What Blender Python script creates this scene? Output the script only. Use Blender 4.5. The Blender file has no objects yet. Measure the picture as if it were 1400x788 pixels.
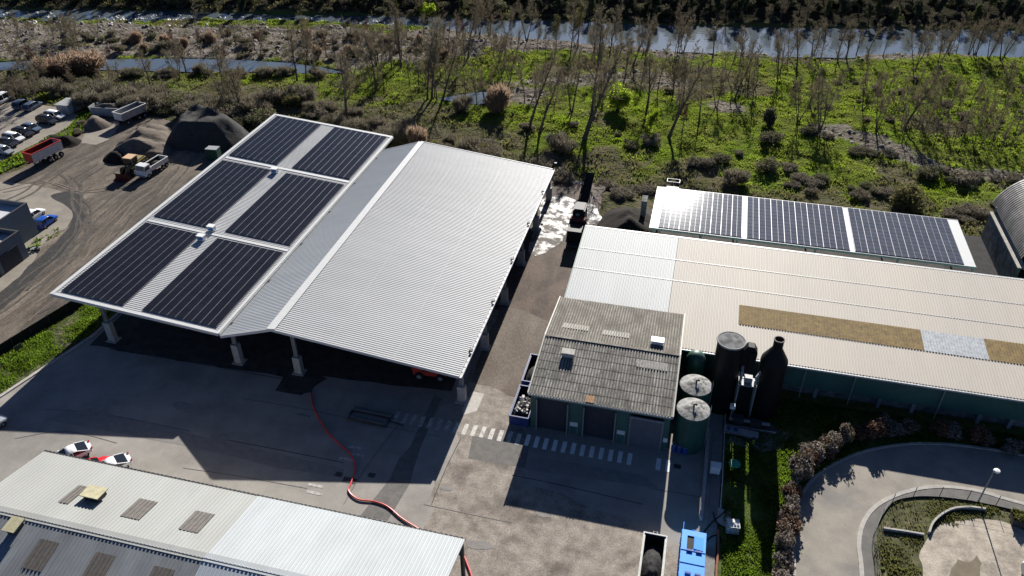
import bpy, math, random
import numpy as np
from mathutils import Vector, Matrix
R = math.radians
PI = math.pi
rng = np.random.default_rng(7)
random.seed(7)
sc = bpy.context.scene
col = sc.collection

# ------------------------------------------------------------------ camera
CAMH = 66.0
FPX, PITCH, ROLL, YAW = 1074.0, 0.6152, -0.0018, -0.2441
_fw = np.array([math.sin(YAW)*math.cos(PITCH), math.cos(YAW)*math.cos(PITCH), -math.sin(PITCH)])
_r = np.array([math.cos(YAW), -math.sin(YAW), 0.0])
_u = np.cross(_r, _fw)
_r2 = math.cos(ROLL)*_r + math.sin(ROLL)*_u
_u2 = -math.sin(ROLL)*_r + math.cos(ROLL)*_u
def at(px, py, z=0.0):
    """point of the place, at height z, that a survey pixel of the photograph looks at"""
    d = _fw*FPX + _r2*(px-700) - _u2*(py-394)
    t = (z-CAMH)/d[2]
    return Vector((t*d[0], t*d[1], z))
def at2(px, py, z=0.0):
    p = at(px, py, z); return (p.x, p.y)
cam_d = bpy.data.cameras.new('camera'); cam = bpy.data.objects.new('camera', cam_d); col.objects.link(cam)
cam_d.sensor_width = 36; cam_d.lens = FPX/1400*36; cam_d.clip_start = 1; cam_d.clip_end = 4000
m = Matrix(((_r2[0], _u2[0], -_fw[0], 0), (_r2[1], _u2[1], -_fw[1], 0), (_r2[2], _u2[2], -_fw[2], CAMH), (0, 0, 0, 1)))
cam.matrix_world = m
sc.camera = cam

# ------------------------------------------------------------------ light
SUN_EL, SUN_AZ = R(26.3), R(-0.7)
w = bpy.data.worlds.new('World'); sc.world = w; w.use_nodes = True
nt = w.node_tree; bg = nt.nodes['Background']
sky = nt.nodes.new('ShaderNodeTexSky'); sky.sky_type = 'NISHITA'; sky.sun_disc = False
sky.sun_elevation = SUN_EL; sky.sun_rotation = SUN_AZ; sky.air_density = 0.5; sky.dust_density = 0.4; sky.ozone_density = 6.0
nt.links.new(sky.outputs[0], bg.inputs[0]); bg.inputs[1].default_value = 0.05
sl = bpy.data.lights.new('sun', 'SUN'); sl.energy = 5.0; sl.angle = R(0.5); sl.color = (1, 0.965, 0.90)
so = bpy.data.objects.new('sun', sl); col.objects.link(so)
so.rotation_euler = Vector((math.sin(SUN_AZ)*math.cos(SUN_EL), math.cos(SUN_AZ)*math.cos(SUN_EL), math.sin(SUN_EL))).to_track_quat('Z', 'Y').to_euler()
so.location = (0, 150, 120)
sc.view_settings.view_transform = 'Standard'; sc.view_settings.look = 'None'
sc.view_settings.exposure = 0.90; sc.view_settings.gamma = 1
sc.cycles.max_bounces = 6; sc.cycles.diffuse_bounces = 2; sc.cycles.glossy_bounces = 3; sc.cycles.transmission_bounces = 4
sc.cycles.caustics_reflective = False; sc.cycles.caustics_refractive = False
sc.cycles.sample_clamp_indirect = 4.0

# ------------------------------------------------------------------ materials
def M(name, c, rough=0.7, metal=0.0, var=0.18, scale=1.5, c2=None, mix=(0.42, 0.62), s2=0.25, grain=0.0, gscale=14,
      bump=0.0, bscale=8, stretch=(1, 1, 1), spec=0.5, transl=0.0, transl_c=None, transl_c2=None, rough2=None, emit=None, detail=5):
    """Principled material: base colour varied by noise; c2 comes in as patches of its own"""
    if rough >= .75: spec = min(spec, .12)
    mt = bpy.data.materials.new(name); mt.use_nodes = True
    n, l = mt.node_tree.nodes, mt.node_tree.links
    p = n['Principled BSDF']; out = n['Material Output']
    tc = n.new('ShaderNodeTexCoord'); mp = n.new('ShaderNodeMapping'); l.new(tc.outputs['Object'], mp.inputs[0])
    mp.inputs['Scale'].default_value = stretch
    def noise(s, d=detail, src=None):
        t = n.new('ShaderNodeTexNoise'); t.inputs['Scale'].default_value = s; t.inputs['Detail'].default_value = d
        t.inputs['Roughness'].default_value = 0.62
        l.new((src or mp).outputs[0], t.inputs['Vector']); return t
    def ramp(src, a, b, lo, hi):
        r = n.new('ShaderNodeMapRange'); l.new(src, r.inputs[0])
        for k, v in zip((1, 2, 3, 4), (a, b, lo, hi)): r.inputs[k].default_value = v
        return r.outputs[0]
    def mul(csock, f):
        mx = n.new('ShaderNodeVectorMath'); mx.operation = 'SCALE'; l.new(csock, mx.inputs[0]); l.new(f, mx.inputs['Scale']); return mx.outputs[0]
    rgb = n.new('ShaderNodeRGB'); rgb.outputs[0].default_value = (*c, 1); cs = rgb.outputs[0]
    pm = None
    if c2 is not None:
        t = noise(s2, 8)
        pm = ramp(t.outputs[0], mix[0], mix[1], 0, 1)
        mx = n.new('ShaderNodeMix'); mx.data_type = 'RGBA'; l.new(pm, mx.inputs[0]); l.new(cs, mx.inputs[6]); mx.inputs[7].default_value = (*c2, 1); cs = mx.outputs[2]
    if var: cs = mul(cs, ramp(noise(scale).outputs[0], 0.3, 0.7, 1-var, 1+var))
    if grain: cs = mul(cs, ramp(noise(gscale, 3, tc if False else None).outputs[0], 0.3, 0.7, 1-grain, 1+grain))
    l.new(cs, p.inputs['Base Color'])
    p.inputs['Roughness'].default_value = rough; p.inputs['Metallic'].default_value = metal; p.inputs['Specular IOR Level'].default_value = spec
    if rough2 is not None and pm is not None: l.new(ramp(pm, 0, 1, rough, rough2), p.inputs['Roughness'])
    if bump:
        b = n.new('ShaderNodeBump'); b.inputs['Strength'].default_value = 1; b.inputs['Distance'].default_value = bump
        l.new(noise(bscale, 4).outputs[0], b.inputs['Height']); l.new(b.outputs[0], p.inputs['Normal'])
    if transl:
        tr = n.new('ShaderNodeBsdfTranslucent'); mixs = n.new('ShaderNodeMixShader'); mixs.inputs[0].default_value = transl
        if transl_c: 
            rg = n.new('ShaderNodeRGB'); rg.outputs[0].default_value = (*transl_c, 1)
            src_ = rg.outputs[0]
            if transl_c2 and pm is not None:
                mx2 = n.new('ShaderNodeMix'); mx2.data_type = 'RGBA'; l.new(pm, mx2.inputs[0]); l.new(src_, mx2.inputs[6]); mx2.inputs[7].default_value = (*transl_c2, 1); src_ = mx2.outputs[2]
            l.new(mul(src_, ramp(noise(scale).outputs[0], 0.3, 0.7, 1-var, 1+var)), tr.inputs[0])
        else: l.new(cs, tr.inputs[0])
        l.new(p.outputs[0], mixs.inputs[1]); l.new(tr.outputs[0], mixs.inputs[2]); l.new(mixs.outputs[0], out.inputs[0])
    if emit: p.inputs['Emission Color'].default_value = (*emit, 1); p.inputs['Emission Strength'].default_value = 1
    return mt

MT = dict(
 yard=M('yard_asphalt', (.30,.278,.25), .8, var=.14, scale=.35, c2=(.235,.217,.198), s2=.09, mix=(.46,.6), grain=.16, gscale=9, bump=.006, bscale=14),
 yard_worn=M('worn_asphalt', (.27,.235,.20), .85, var=.3, scale=.9, c2=(.17,.145,.125), s2=.22, mix=(.5,.62), grain=.3, gscale=6, bump=.02, bscale=7),
 patch=M('asphalt_repair', (.155,.145,.135), .85, var=.2, scale=1.2, grain=.2, gscale=10, bump=.005),
 patch2=M('asphalt_pale_repair', (.23,.215,.20), .85, var=.14, scale=1.2, grain=.15, gscale=10, bump=.005),
 slab=M('pale_concrete', (.47,.44,.40), .8, var=.14, scale=2, grain=.1, bump=.004),
 pmud=M('pale_mud', (.17,.14,.115), .8, var=.3, scale=.7, c2=(.115,.09,.073), s2=.35, mix=(.45,.6), grain=.28, gscale=5, bump=.04, bscale=3, stretch=(1,.4,1)),
 mud=M('brown_mud', (.115,.082,.064), .75, var=.3, scale=.5, c2=(.068,.05,.04), s2=.3, mix=(.45,.62), grain=.25, gscale=5, bump=.05, bscale=3, stretch=(1,.4,1)),
 wet=M('wet_silt', (.22,.20,.185), .5, var=.5, scale=1.6, c2=(.075,.06,.05), s2=.55, mix=(.46,.56), bump=.06, bscale=3, rough2=.8, spec=.5),
 gravel=M('gravel_yard', (.092,.078,.065), .9, var=.42, scale=.45, c2=(.165,.137,.11), s2=.16, mix=(.45,.6), grain=.32, gscale=5, bump=.03, bscale=5, stretch=(1,.35,1)),
 track=M('dark_wheel_track', (.075,.067,.06), .9, var=.3, scale=1.5, c2=(.10,.088,.077), s2=.8, mix=(.42,.6), grain=.3, gscale=5),
 drive=M('pale_gravel', (.255,.225,.19), .9, var=.16, scale=.4, c2=(.2,.18,.155), s2=.15, mix=(.5,.66), grain=.15, gscale=8, bump=.01),
 road=M('road_asphalt', (.295,.265,.225), .85, var=.12, scale=.5, c2=(.21,.195,.18), s2=.15, mix=(.46,.62), grain=.13, gscale=9, bump=.005),
 walk=M('footpath', (.155,.145,.135), .85, var=.16, scale=1, grain=.15, bump=.004),
 sand=M('pale_sand', (.42,.365,.30), .9, var=.2, scale=.8, c2=(.27,.235,.195), s2=.3, mix=(.46,.6), grain=.2, gscale=7, bump=.02, bscale=5),
 puddle=M('muddy_puddle', (.20,.165,.115), .25, var=.15, scale=1, spec=.5),
 kerb=M('kerb_concrete', (.40,.375,.34), .85, var=.16, scale=2, grain=.1),
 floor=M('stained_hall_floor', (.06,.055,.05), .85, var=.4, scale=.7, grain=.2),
 paint=M('worn_white_paint', (.56,.54,.50), .8, var=.2, scale=3, c2=(.36,.335,.31), s2=2.0, mix=(.5,.62)),
 paint_lifted=M('shade_lifted_white_paint', (.80,.79,.76), .8, var=.12, scale=3, grain=.12),  # crossing paint lightened so its stripes show in the annex shade
 paint2=M('faded_white_paint', (.46,.44,.41), .8, var=.25, scale=3, c2=(.29,.27,.245), s2=2.0, mix=(.46,.58)),
 roofw=M('white_roof_sheet', (.47,.47,.465), .55, var=.05, scale=.5, c2=(.43,.43,.425), s2=.1, mix=(.4,.65), spec=.35, stretch=(.25,1,1)),
 roofg=M('grey_roof_sheet', (.45,.465,.47), .55, var=.05, scale=.4, spec=.4, stretch=(.25,1,1)),
 trim=M('white_trim', (.52,.52,.515), .5, var=.06, scale=2),
 gutter=M('galvanised_gutter', (.45,.45,.44), .5, var=.3, scale=3),
 dark=M('dark_steel', (.035,.035,.038), .6, var=.2),
 steel=M('grey_steel', (.22,.23,.24), .5, var=.15),
 galv=M('galvanised_steel', (.42,.43,.44), .45, metal=.6, var=.15),
 conc=M('column_concrete', (.36,.35,.33), .85, var=.16, scale=2),
 pv=M('solar_glass', (.012,.012,.0155), .16, var=.25, scale=.5, spec=.35),
 pv_sheen=M('sheen_grey_solar_glass', (.085,.09,.11), .07, var=.15, scale=.6, spec=.45),  # grazing sky sheen put into the grey base colour
 alu=M('aluminium_frame', (.22,.22,.235), .5, metal=.3, var=.1),
 inv=M('inverter_white', (.7,.7,.68), .5, var=.05), inv_b=M('inverter_blue', (.03,.13,.36), .4, var=.1),
 hall_w=M('pale_grey_sheet', (.455,.47,.465), .6, var=.06, scale=.6, stretch=(1,.15,1)),
 hall_b=M('cream_sheet', (.515,.455,.38), .65, var=.05, scale=.5, c2=(.48,.435,.375), s2=.12, mix=(.42,.62), stretch=(1,.2,1)),
 rooflight=M('dirty_rooflight', (.275,.195,.085), .75, var=.25, scale=3.5, c2=(.20,.142,.07), s2=1.2, mix=(.42,.62), grain=.2),
 rooflight2=M('clear_rooflight', (.40,.42,.44), .55, var=.3, scale=2),
 green=M('green_cladding', (.052,.12,.098), .5, var=.12, scale=.6),
 greend=M('dark_green_paint', (.03,.085,.062), .45, var=.3, scale=1.2, stretch=(1,1,.15)),
 fibro=M('fibre_cement_roof', (.29,.265,.23), .95, var=.32, scale=1.6, c2=(.165,.15,.128), s2=.8, mix=(.44,.62), grain=.32, gscale=6, stretch=(1,.45,1)),
 fibro_b=M('weathered_fibre_cement', (.335,.315,.28), .95, var=.3, scale=1.2, c2=(.21,.198,.178), s2=.7, mix=(.42,.6), grain=.36, gscale=5, stretch=(1,.4,1)),
 fibro_l=M('pale_rooflight_sheet', (.40,.385,.35), .8, var=.2, scale=3),
 rust=M('rusty_sheet', (.42,.26,.15), .8, var=.3, scale=3),
 door=M('grey_shutter', (.105,.115,.135), .55, var=.1, scale=1),
 doord=M('dark_opening', (.03,.034,.045), .7, var=.2),
 sign=M('white_sign', (.68,.68,.66), .5, var=.06),
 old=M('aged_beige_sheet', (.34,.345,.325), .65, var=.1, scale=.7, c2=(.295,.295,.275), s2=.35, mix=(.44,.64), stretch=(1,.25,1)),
 old_shade=M('aged_beige_shadow_sheet', (.25,.265,.275), .6, var=.16, scale=.8, c2=(.19,.195,.20), s2=.3, mix=(.44,.64), stretch=(1,.25,1)),  # near slope's dimmer grazing light put into a darker, cooler beige sheet
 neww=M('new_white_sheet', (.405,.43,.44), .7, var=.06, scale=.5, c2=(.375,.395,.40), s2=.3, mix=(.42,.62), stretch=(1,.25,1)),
 new_shade=M('new_white_shadow_sheet', (.44,.48,.51), .45, var=.03, scale=.5),  # cool shade tint of the near slope put into the white
 brownp=M('brown_rooflight', (.12,.105,.092), .7, var=.25, scale=2.5),
 yel=M('yellowed_plastic', (.44,.40,.25), .6, var=.2, scale=2),
 bluewall=M('slate_blue_cladding', (.115,.145,.175), .6, var=.06, scale=.5),
 flat=M('pale_flat_roof', (.50,.505,.52), .7, var=.08, scale=.5),
 tank_lid=M('stained_tank_lid', (.33,.325,.31), .85, var=.4, scale=1.8, c2=(.13,.125,.115), s2=1.4, mix=(.48,.58)),
 tank_cap=M('grey_tank_cap', (.21,.208,.206), .9, var=.25, scale=1.0, c2=(.13,.128,.126), s2=.8, mix=(.46,.54)),
 black=M('black_plastic', (.008,.009,.010), .55, var=.15, spec=.18),
 rubber=M('rubber', (.018,.018,.018), .85, var=.1),
 vault=M('brown_vault_sheet', (.25,.225,.20), .55, var=.25, scale=.6, c2=(.16,.145,.13), s2=.4, mix=(.44,.6)),
 block=M('block_wall', (.20,.20,.195), .9, var=.25, scale=1.2, c2=(.11,.115,.11), s2=.7, mix=(.42,.6)),
 carw=M('white_car_paint', (.72,.72,.72), .25, var=.02), card=M('dark_car_paint', (.022,.024,.03), .25, var=.02),
 carb=M('blue_car_paint', (.012,.075,.36), .25, var=.02), carsb=M('steel_blue_car_paint', (.10,.135,.20), .25, var=.02),
 cars=M('silver_car_paint', (.36,.38,.40), .28, metal=.3, var=.02), carr=M('red_car_paint', (.55,.02,.03), .25, var=.02),
 glass=M('car_glass', (.012,.015,.02), .08, var=0, spec=.6), rim=M('wheel_rim', (.35,.35,.36), .4, metal=.5, var=.05),
 lampw=M('lamp_clear', (.75,.75,.72), .2, var=0), lampr=M('lamp_red', (.4,.01,.01), .3, var=0),
 redp=M('red_paint', (.42,.035,.025), .5, var=.18), redin=M('rusty_red_interior', (.13,.035,.028), .8, var=.3),
 trw=M('dusty_white_paint', (.58,.56,.53), .55, var=.14, scale=1.2), trg=M('grey_tub', (.30,.30,.29), .6, var=.2, scale=1),
 loader=M('dirty_yellow', (.20,.15,.045), .65, var=.35, scale=1.5), tan=M('tan_roof', (.55,.36,.20), .6, var=.1),
 heap=M('dark_gravel', (.05,.048,.047), .95, var=.2, scale=.8, grain=.25, gscale=4, bump=.08, bscale=2.5),
 heapb=M('brown_earth', (.125,.105,.088), .95, var=.25, scale=.6, grain=.25, gscale=4, bump=.1, bscale=2),
 compost=M('black_compost', (.022,.018,.015), .95, var=.35, scale=.8, bump=.1, bscale=2.5),
 skipb=M('bright_blue_paint', (.008,.27,.82), .5, var=.08, scale=1.5), skipd=M('dark_blue_paint', (.02,.045,.17), .5, var=.2),
 skipg=M('worn_white_steel', (.48,.48,.46), .6, var=.25, scale=3), skipi=M('black_skip_interior', (.02,.02,.021), .8, var=.3),
 rubble=M('pale_rubble', (.55,.52,.50), .85, var=.3, scale=4),
 hose=M('red_hose', (.62,.035,.03), .4, var=.1), pipe=M('brown_pipe', (.25,.085,.045), .7, var=.2),
 ibc=M('white_plastic', (.74,.74,.71), .45, var=.06), bluedrum=M('blue_drum', (.02,.06,.24), .45, var=.1),
 gcover=M('green_cover', (.02,.30,.16), .5, var=.1), gbox=M('dark_green_box', (.012,.075,.04), .6, var=.15),
 wood=M('tree_bark', (.12,.098,.08), .9, var=.3, scale=2), woodp=M('pale_bark', (.17,.14,.115), .9, var=.25, scale=2),
 twig2=M('shrub_twigs', (.24,.21,.155), .9, var=.35, scale=.7, transl=.4),
 twig=M('grey_twigs', (.40,.355,.27), .9, var=.25, scale=.8, transl=.6), twigr=M('reddish_twigs', (.36,.25,.18), .9, var=.3, scale=.8, transl=.5),
 twigp=M('pink_buds', (.30,.13,.12), .9, var=.25, scale=.8, transl=.35),
 twigy=M('budding_twigs', (.20,.18,.075), .9, var=.3, scale=.8, transl=.35),
 leafg=M('young_leaves', (.15,.21,.03), .8, var=.35, scale=1.2, transl=.55, transl_c=(.36,.48,.04)),
 leafd=M('dark_leaves', (.055,.065,.035), .85, var=.5, scale=.3, transl=.25),
 leafo=M('olive_leaves', (.12,.13,.05), .85, var=.4, scale=.6, transl=.35),
 bram=M('dry_bramble', (.27,.235,.18), .95, var=.35, scale=.9, transl=.35),
 bramd=M('dark_bramble', (.175,.155,.11), .95, var=.4, scale=.9, transl=.3),
 straw=M('dry_reed', (.33,.25,.165), .9, var=.3, scale=.9, transl=.45),
 hedger=M('red_hedge_leaves', (.17,.085,.055), .7, var=.4, scale=1.6, transl=.3), hedgew=M('pale_blossom', (.29,.255,.225), .8, var=.35, scale=1.6, transl=.3),
 hedgeg=M('brown_hedge_leaves', (.13,.095,.06), .8, var=.4, scale=1.6, transl=.3),
 grass=M('meadow_grass', (.115,.155,.022), .8, var=.4, scale=.22, c2=(.13,.12,.045), s2=.14, mix=(.42,.66), transl=.55, transl_c=(.205,.29,.024), transl_c2=(.20,.205,.055)),
 lawn=M('lush_grass', (.085,.13,.025), .8, var=.45, scale=.5, transl=.5, transl_c=(.16,.25,.022)),
 verge=M('dull_verge_grass', (.10,.10,.045), .85, var=.4, scale=.6, transl=.45, transl_c=(.16,.165,.05)),
 scrub=M('scrub_grass', (.15,.135,.075), .9, var=.4, scale=.4, transl=.4, transl_c=(.17,.165,.06)),
 stone=M('river_stones', (.25,.22,.19), .9, var=.3, scale=1.0),
 groove=M('roof_groove_dirt', (.13,.122,.108), .95, var=.3, scale=2), groove2=M('sheet_joint_dirt', (.26,.255,.24), .8, var=.15), hedgefence=M('dark_screen', (.022,.024,.021), .9, var=.3, scale=.8),
)

# ------------------------------------------------------------------ mesh helpers
ORG = {}
class MB:
    def __init__(s): s.v = []; s.f = []; s.mi = []; s.cur = 0
    def vert(s, p): s.v.append(tuple(p)); return len(s.v)-1
    def face(s, idx): s.f.append(tuple(idx)); s.mi.append(s.cur)
    def poly(s, pts): s.face([s.vert(p) for p in pts])
    def box(s, c, d, rz=0.0, tilt=None):
        """centre, full dimensions"""
        hx, hy, hz = d[0]/2, d[1]/2, d[2]/2
        mt = Matrix.Rotation(rz, 3, 'Z')
        if tilt is not None: mt = mt @ tilt
        b = len(s.v)
        for x, y, z in ((-1,-1,-1),(1,-1,-1),(1,1,-1),(-1,1,-1),(-1,-1,1),(1,-1,1),(1,1,1),(-1,1,1)):
            p = mt @ Vector((x*hx, y*hy, z*hz)); s.v.append((p.x+c[0], p.y+c[1], p.z+c[2]))
        for f in ((3,2,1,0),(4,5,6,7),(0,1,5,4),(1,2,6,5),(2,3,7,6),(3,0,4,7)): s.face([b+i for i in f])
        return s
    def bb(s, x0, x1, y0, y1, z0, z1): return s.box(((x0+x1)/2, (y0+y1)/2, (z0+z1)/2), (abs(x1-x0), abs(y1-y0), abs(z1-z0)))
    def beam(s, a, b, wd, h=None):
        a, b = Vector(a), Vector(b); h = h or wd; d = (b-a).normalized()
        up = Vector((0,0,1)) if abs(d.z) < .95 else Vector((1,0,0))
        x = d.cross(up).normalized(); y = x.cross(d)
        k = len(s.v)
        for q in (a, b):
            for i, j in ((-1,-1),(1,-1),(1,1),(-1,1)): s.v.append(tuple(q + x*(i*wd/2) + y*(j*h/2)))
        for f in ((0,1,2,3),(7,6,5,4),(0,4,5,1),(1,5,6,2),(2,6,7,3),(3,7,4,0)): s.face([k+i for i in f])
        return s
    def tube(s, pts, r, n=8, cap=True):
        pts = [Vector(p) for p in pts]; rr = r if isinstance(r, (list, tuple)) else [r]*len(pts)
        rings = []; px = None
        for i, p in enumerate(pts):
            d = (pts[min(i+1, len(pts)-1)] - pts[max(i-1, 0)])
            if d.length < 1e-9: d = Vector((0,0,1))
            d.normalize()
            if px is None: px = d.cross(Vector((0,0,1)) if abs(d.z) < .9 else Vector((1,0,0))).normalized()
            else:
                px = (px - d*px.dot(d))
                px = px.normalized() if px.length > 1e-6 else d.orthogonal().normalized()
            y = d.cross(px)
            rings.append([s.vert(p + px*(rr[i]*math.cos(2*PI*k/n)) + y*(rr[i]*math.sin(2*PI*k/n))) for k in range(n)])
        for a, b in zip(rings, rings[1:]):
            for k in range(n): s.face((a[k], a[(k+1) % n], b[(k+1) % n], b[k]))
        if cap: s.face(rings[0][::-1]); s.face(rings[-1])
        return s
    def lathe(s, prof, c=(0,0,0), n=28, cap=True):
        rings = [[s.vert((c[0]+r*math.cos(2*PI*k/n), c[1]+r*math.sin(2*PI*k/n), c[2]+z)) for k in range(n)] for r, z in prof]
        for a, b in zip(rings, rings[1:]):
            for k in range(n): s.face((a[k], a[(k+1) % n], b[(k+1) % n], b[k]))
        if cap: s.face(rings[0][::-1]); s.face(rings[-1])
        return s
    def prism(s, pts, z0, z1):
        """vertical prism of an xy outline (counter-clockwise)"""
        a = [s.vert((x, y, z0)) for x, y in pts]; b = [s.vert((x, y, z1)) for x, y in pts]; n = len(pts)
        s.face(a[::-1]); s.face(b)
        for i in range(n): s.face((a[i], a[(i+1) % n], b[(i+1) % n], b[i]))
        return s
    def extrude_x(s, prof, x0, x1):
        """(y,z) outline run along x"""
        a = [s.vert((x0, y, z)) for y, z in prof]; b = [s.vert((x1, y, z)) for y, z in prof]; n = len(prof)
        s.face(a); s.face(b[::-1])
        for i in range(n): s.face((a[(i+1) % n], a[i], b[i], b[(i+1) % n]))
        return s
    def extrude_y(s, prof, y0, y1):
        """(x,z) outline run along y"""
        a = [s.vert((x, y0, z)) for x, z in prof]; b = [s.vert((x, y1, z)) for x, z in prof]; n = len(prof)
        s.face(a[::-1]); s.face(b)
        for i in range(n): s.face((a[i], a[(i+1) % n], b[(i+1) % n], b[i]))
        return s
    def corr(s, O, U, V, pitch=.36, h=.045, rib=.11, slope=.03, groove=None):
        """profiled metal sheet: O corner, U across the ribs, V along them; the underside is a flat lining"""
        O, U, V = Vector(O), Vector(U), Vector(V); L = U.length; u = U/L
        n = U.cross(V).normalized(); n = n if n.z > 0 else -n
        k = max(1, int(round(L/pitch))); p = L/k
        prof = []
        for i in range(k):
            b = i*p
            prof += [(b, 0), (b+p-rib-2*slope, 0), (b+p-rib-slope, h), (b+p-slope, h)]
        prof.append((L, 0))
        a = [s.vert(O + u*x + n*z) for x, z in prof]; b = [s.vert(O + V + u*x + n*z) for x, z in prof]
        for i in range(len(prof)-1):
            s.cur = 1 if groove is not None and i % 4 in groove else 0
            s.face((a[i], a[i+1], b[i+1], b[i]))
        s.cur = 0
        q = [O - n*.05, O + U - n*.05, O + U + V - n*.05, O + V - n*.05]; s.poly(q[::-1])
        return s
    def build(s, name, mat, parent=None, smooth=False, mats=None):
        me = bpy.data.meshes.new(name)
        o0 = ORG.get(parent.name, (0,0,0)) if parent else (0,0,0)
        vs = [(x-o0[0], y-o0[1], z-o0[2]) for x, y, z in s.v] if parent else s.v
        me.from_pydata(vs, [], s.f); me.update()
        for mm in (mats or [mat]): me.materials.append(mm)
        if mats: me.polygons.foreach_set('material_index', s.mi)
        if smooth: me.polygons.foreach_set('use_smooth', [True]*len(me.polygons))
        o = bpy.data.objects.new(name, me); col.objects.link(o)
        if parent: o.parent = parent; ORG[o.name] = o0
        return o
def np_mesh(name, V, F, mat, parent=None, smooth=False, mats=None, mi=None):
    V = np.asarray(V, np.float32); F = np.asarray(F, np.int32)
    me = bpy.data.meshes.new(name); k = F.shape[1]
    me.vertices.add(len(V)); me.vertices.foreach_set('co', V.ravel())
    me.loops.add(F.size); me.loops.foreach_set('vertex_index', F.ravel())
    me.polygons.add(len(F)); me.polygons.foreach_set('loop_start', np.arange(0, F.size, k, dtype=np.int32)); me.polygons.foreach_set('loop_total', np.full(len(F), k, np.int32))
    for mm in (mats or [mat]): me.materials.append(mm)
    if mi is not None: me.polygons.foreach_set('material_index', np.asarray(mi, np.int32))
    if smooth: me.polygons.foreach_set('use_smooth', np.ones(len(F), bool))
    me.update(calc_edges=True); me.validate()
    o = bpy.data.objects.new(name, me); col.objects.link(o)
    if parent: o.parent = parent
    return o
def tag(o, label=None, cat=None, group=None, kind=None):
    if label: o['label'] = label
    if cat: o['category'] = cat
    if group: o['group'] = group
    if kind: o['kind'] = kind
    return o
def thing(name, label, cat, loc=(0,0,0), rz=0.0, group=None):
    o = bpy.data.objects.new(name, None); col.objects.link(o); o.empty_display_size = .5
    o.location = loc; o.rotation_euler = (0,0,rz); tag(o, label, cat, group)
    ORG[o.name] = (0,0,0)
    return o
def bthing(name, label, cat, org):
    """a thing whose parts are modelled in site coordinates"""
    o = thing(name, label, cat, org); ORG[o.name] = tuple(org); return o
def kids(o): return [c for c in bpy.data.objects if c.parent == o]
def dup(root, loc, rz=0.0, scale=1.0, label=None, group=None):
    def rec(o, par):
        c = o.copy(); col.objects.link(c); c.parent = par
        for ch in KIDS.get(o.name, ()): rec(ch, c)
        return c
    if root.name not in KIDS: index_kids(root)
    r = rec(root, None); r.location = loc; r.rotation_euler = (0,0,rz)
    r.scale = (scale,)*3 if not isinstance(scale, tuple) else scale
    if label: r['label'] = label
    if group: r['group'] = group
    return r
KIDS = {}
def index_kids(o):
    KIDS[o.name] = kids(o)
    for c in KIDS[o.name]: index_kids(c)
def vnoise(x, y, s, seed=0):
    """smooth value noise in -1..1"""
    g = np.random.default_rng(seed).random((256, 256))*2-1
    u, v = np.asarray(x)/s, np.asarray(y)/s
    i, j = np.floor(u).astype(int), np.floor(v).astype(int); fx, fy = u-i, v-j
    fx = fx*fx*(3-2*fx); fy = fy*fy*(3-2*fy)
    G = lambda a, b: g[a & 255, b & 255]
    return (G(i,j)*(1-fx)+G(i+1,j)*fx)*(1-fy) + (G(i,j+1)*(1-fx)+G(i+1,j+1)*fx)*fy
def fbm(x, y, s, seed=0, o=4):
    return sum(vnoise(x, y, s/2**k, seed+k)*.5**k for k in range(o))
def inpoly(x, y, P):
    x, y = np.asarray(x), np.asarray(y); r = np.zeros(x.shape, bool); n = len(P)
    for i in range(n):
        (x0, y0), (x1, y1) = P[i], P[(i+1) % n]
        if y0 == y1: continue
        c = ((y0 > y) != (y1 > y)) & (x < (x1-x0)*(y-y0)/(y1-y0)+x0); r ^= c
    return r
def spline(P, k=8, closed=False):
    P = [Vector(p) for p in P]; n = len(P); out = []
    for i in range(n if closed else n-1):
        a, b, c, d = (P[(i-1) % n], P[i], P[(i+1) % n], P[(i+2) % n]) if closed else (P[max(i-1, 0)], P[i], P[i+1], P[min(i+2, n-1)])
        for t in range(k):
            t /= k
            out.append(.5*((2*b)+(c-a)*t+(2*a-5*b+4*c-d)*t*t+(3*b-a-3*c+d)*t**3))
    if not closed: out.append(P[-1])
    return out
def PX(L, z=0.0): return [at2(x, y, z) for x, y in L]
def ragged(P, amp, step, seed=0):
    """outline with an uneven edge"""
    out = []
    for i in range(len(P)):
        a, b = Vector(P[i]), Vector(P[(i+1) % len(P)]); n = max(1, int((b-a).length/step)); d = (b-a).normalized() if (b-a).length else Vector((0,1))
        nr = Vector((-d.y, d.x))
        for k in range(n):
            q = a+(b-a)*(k/n); out.append(tuple(q + nr*float(amp*fbm(q.x*1.0, q.y*1.0, 4, seed, 3))))
    return out
import mathutils.geometry as mg
def sheet(name, P, z, mat, parent=None, kind='structure'):
    """flat ground sheet of an xy outline, tessellated"""
    vs = [Vector((p[0], p[1], z)) for p in P]
    tris = mg.tessellate_polygon([vs])
    b = MB(); b.v = [tuple(v) for v in vs]
    for t in tris:
        a, bb_, c = (Vector(b.v[i]) for i in t)
        b.face(t if (bb_-a).cross(c-a).z > 0 else t[::-1])
    o = b.build(name, mat, parent)
    if kind and not parent: o['kind'] = kind
    return o
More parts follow.
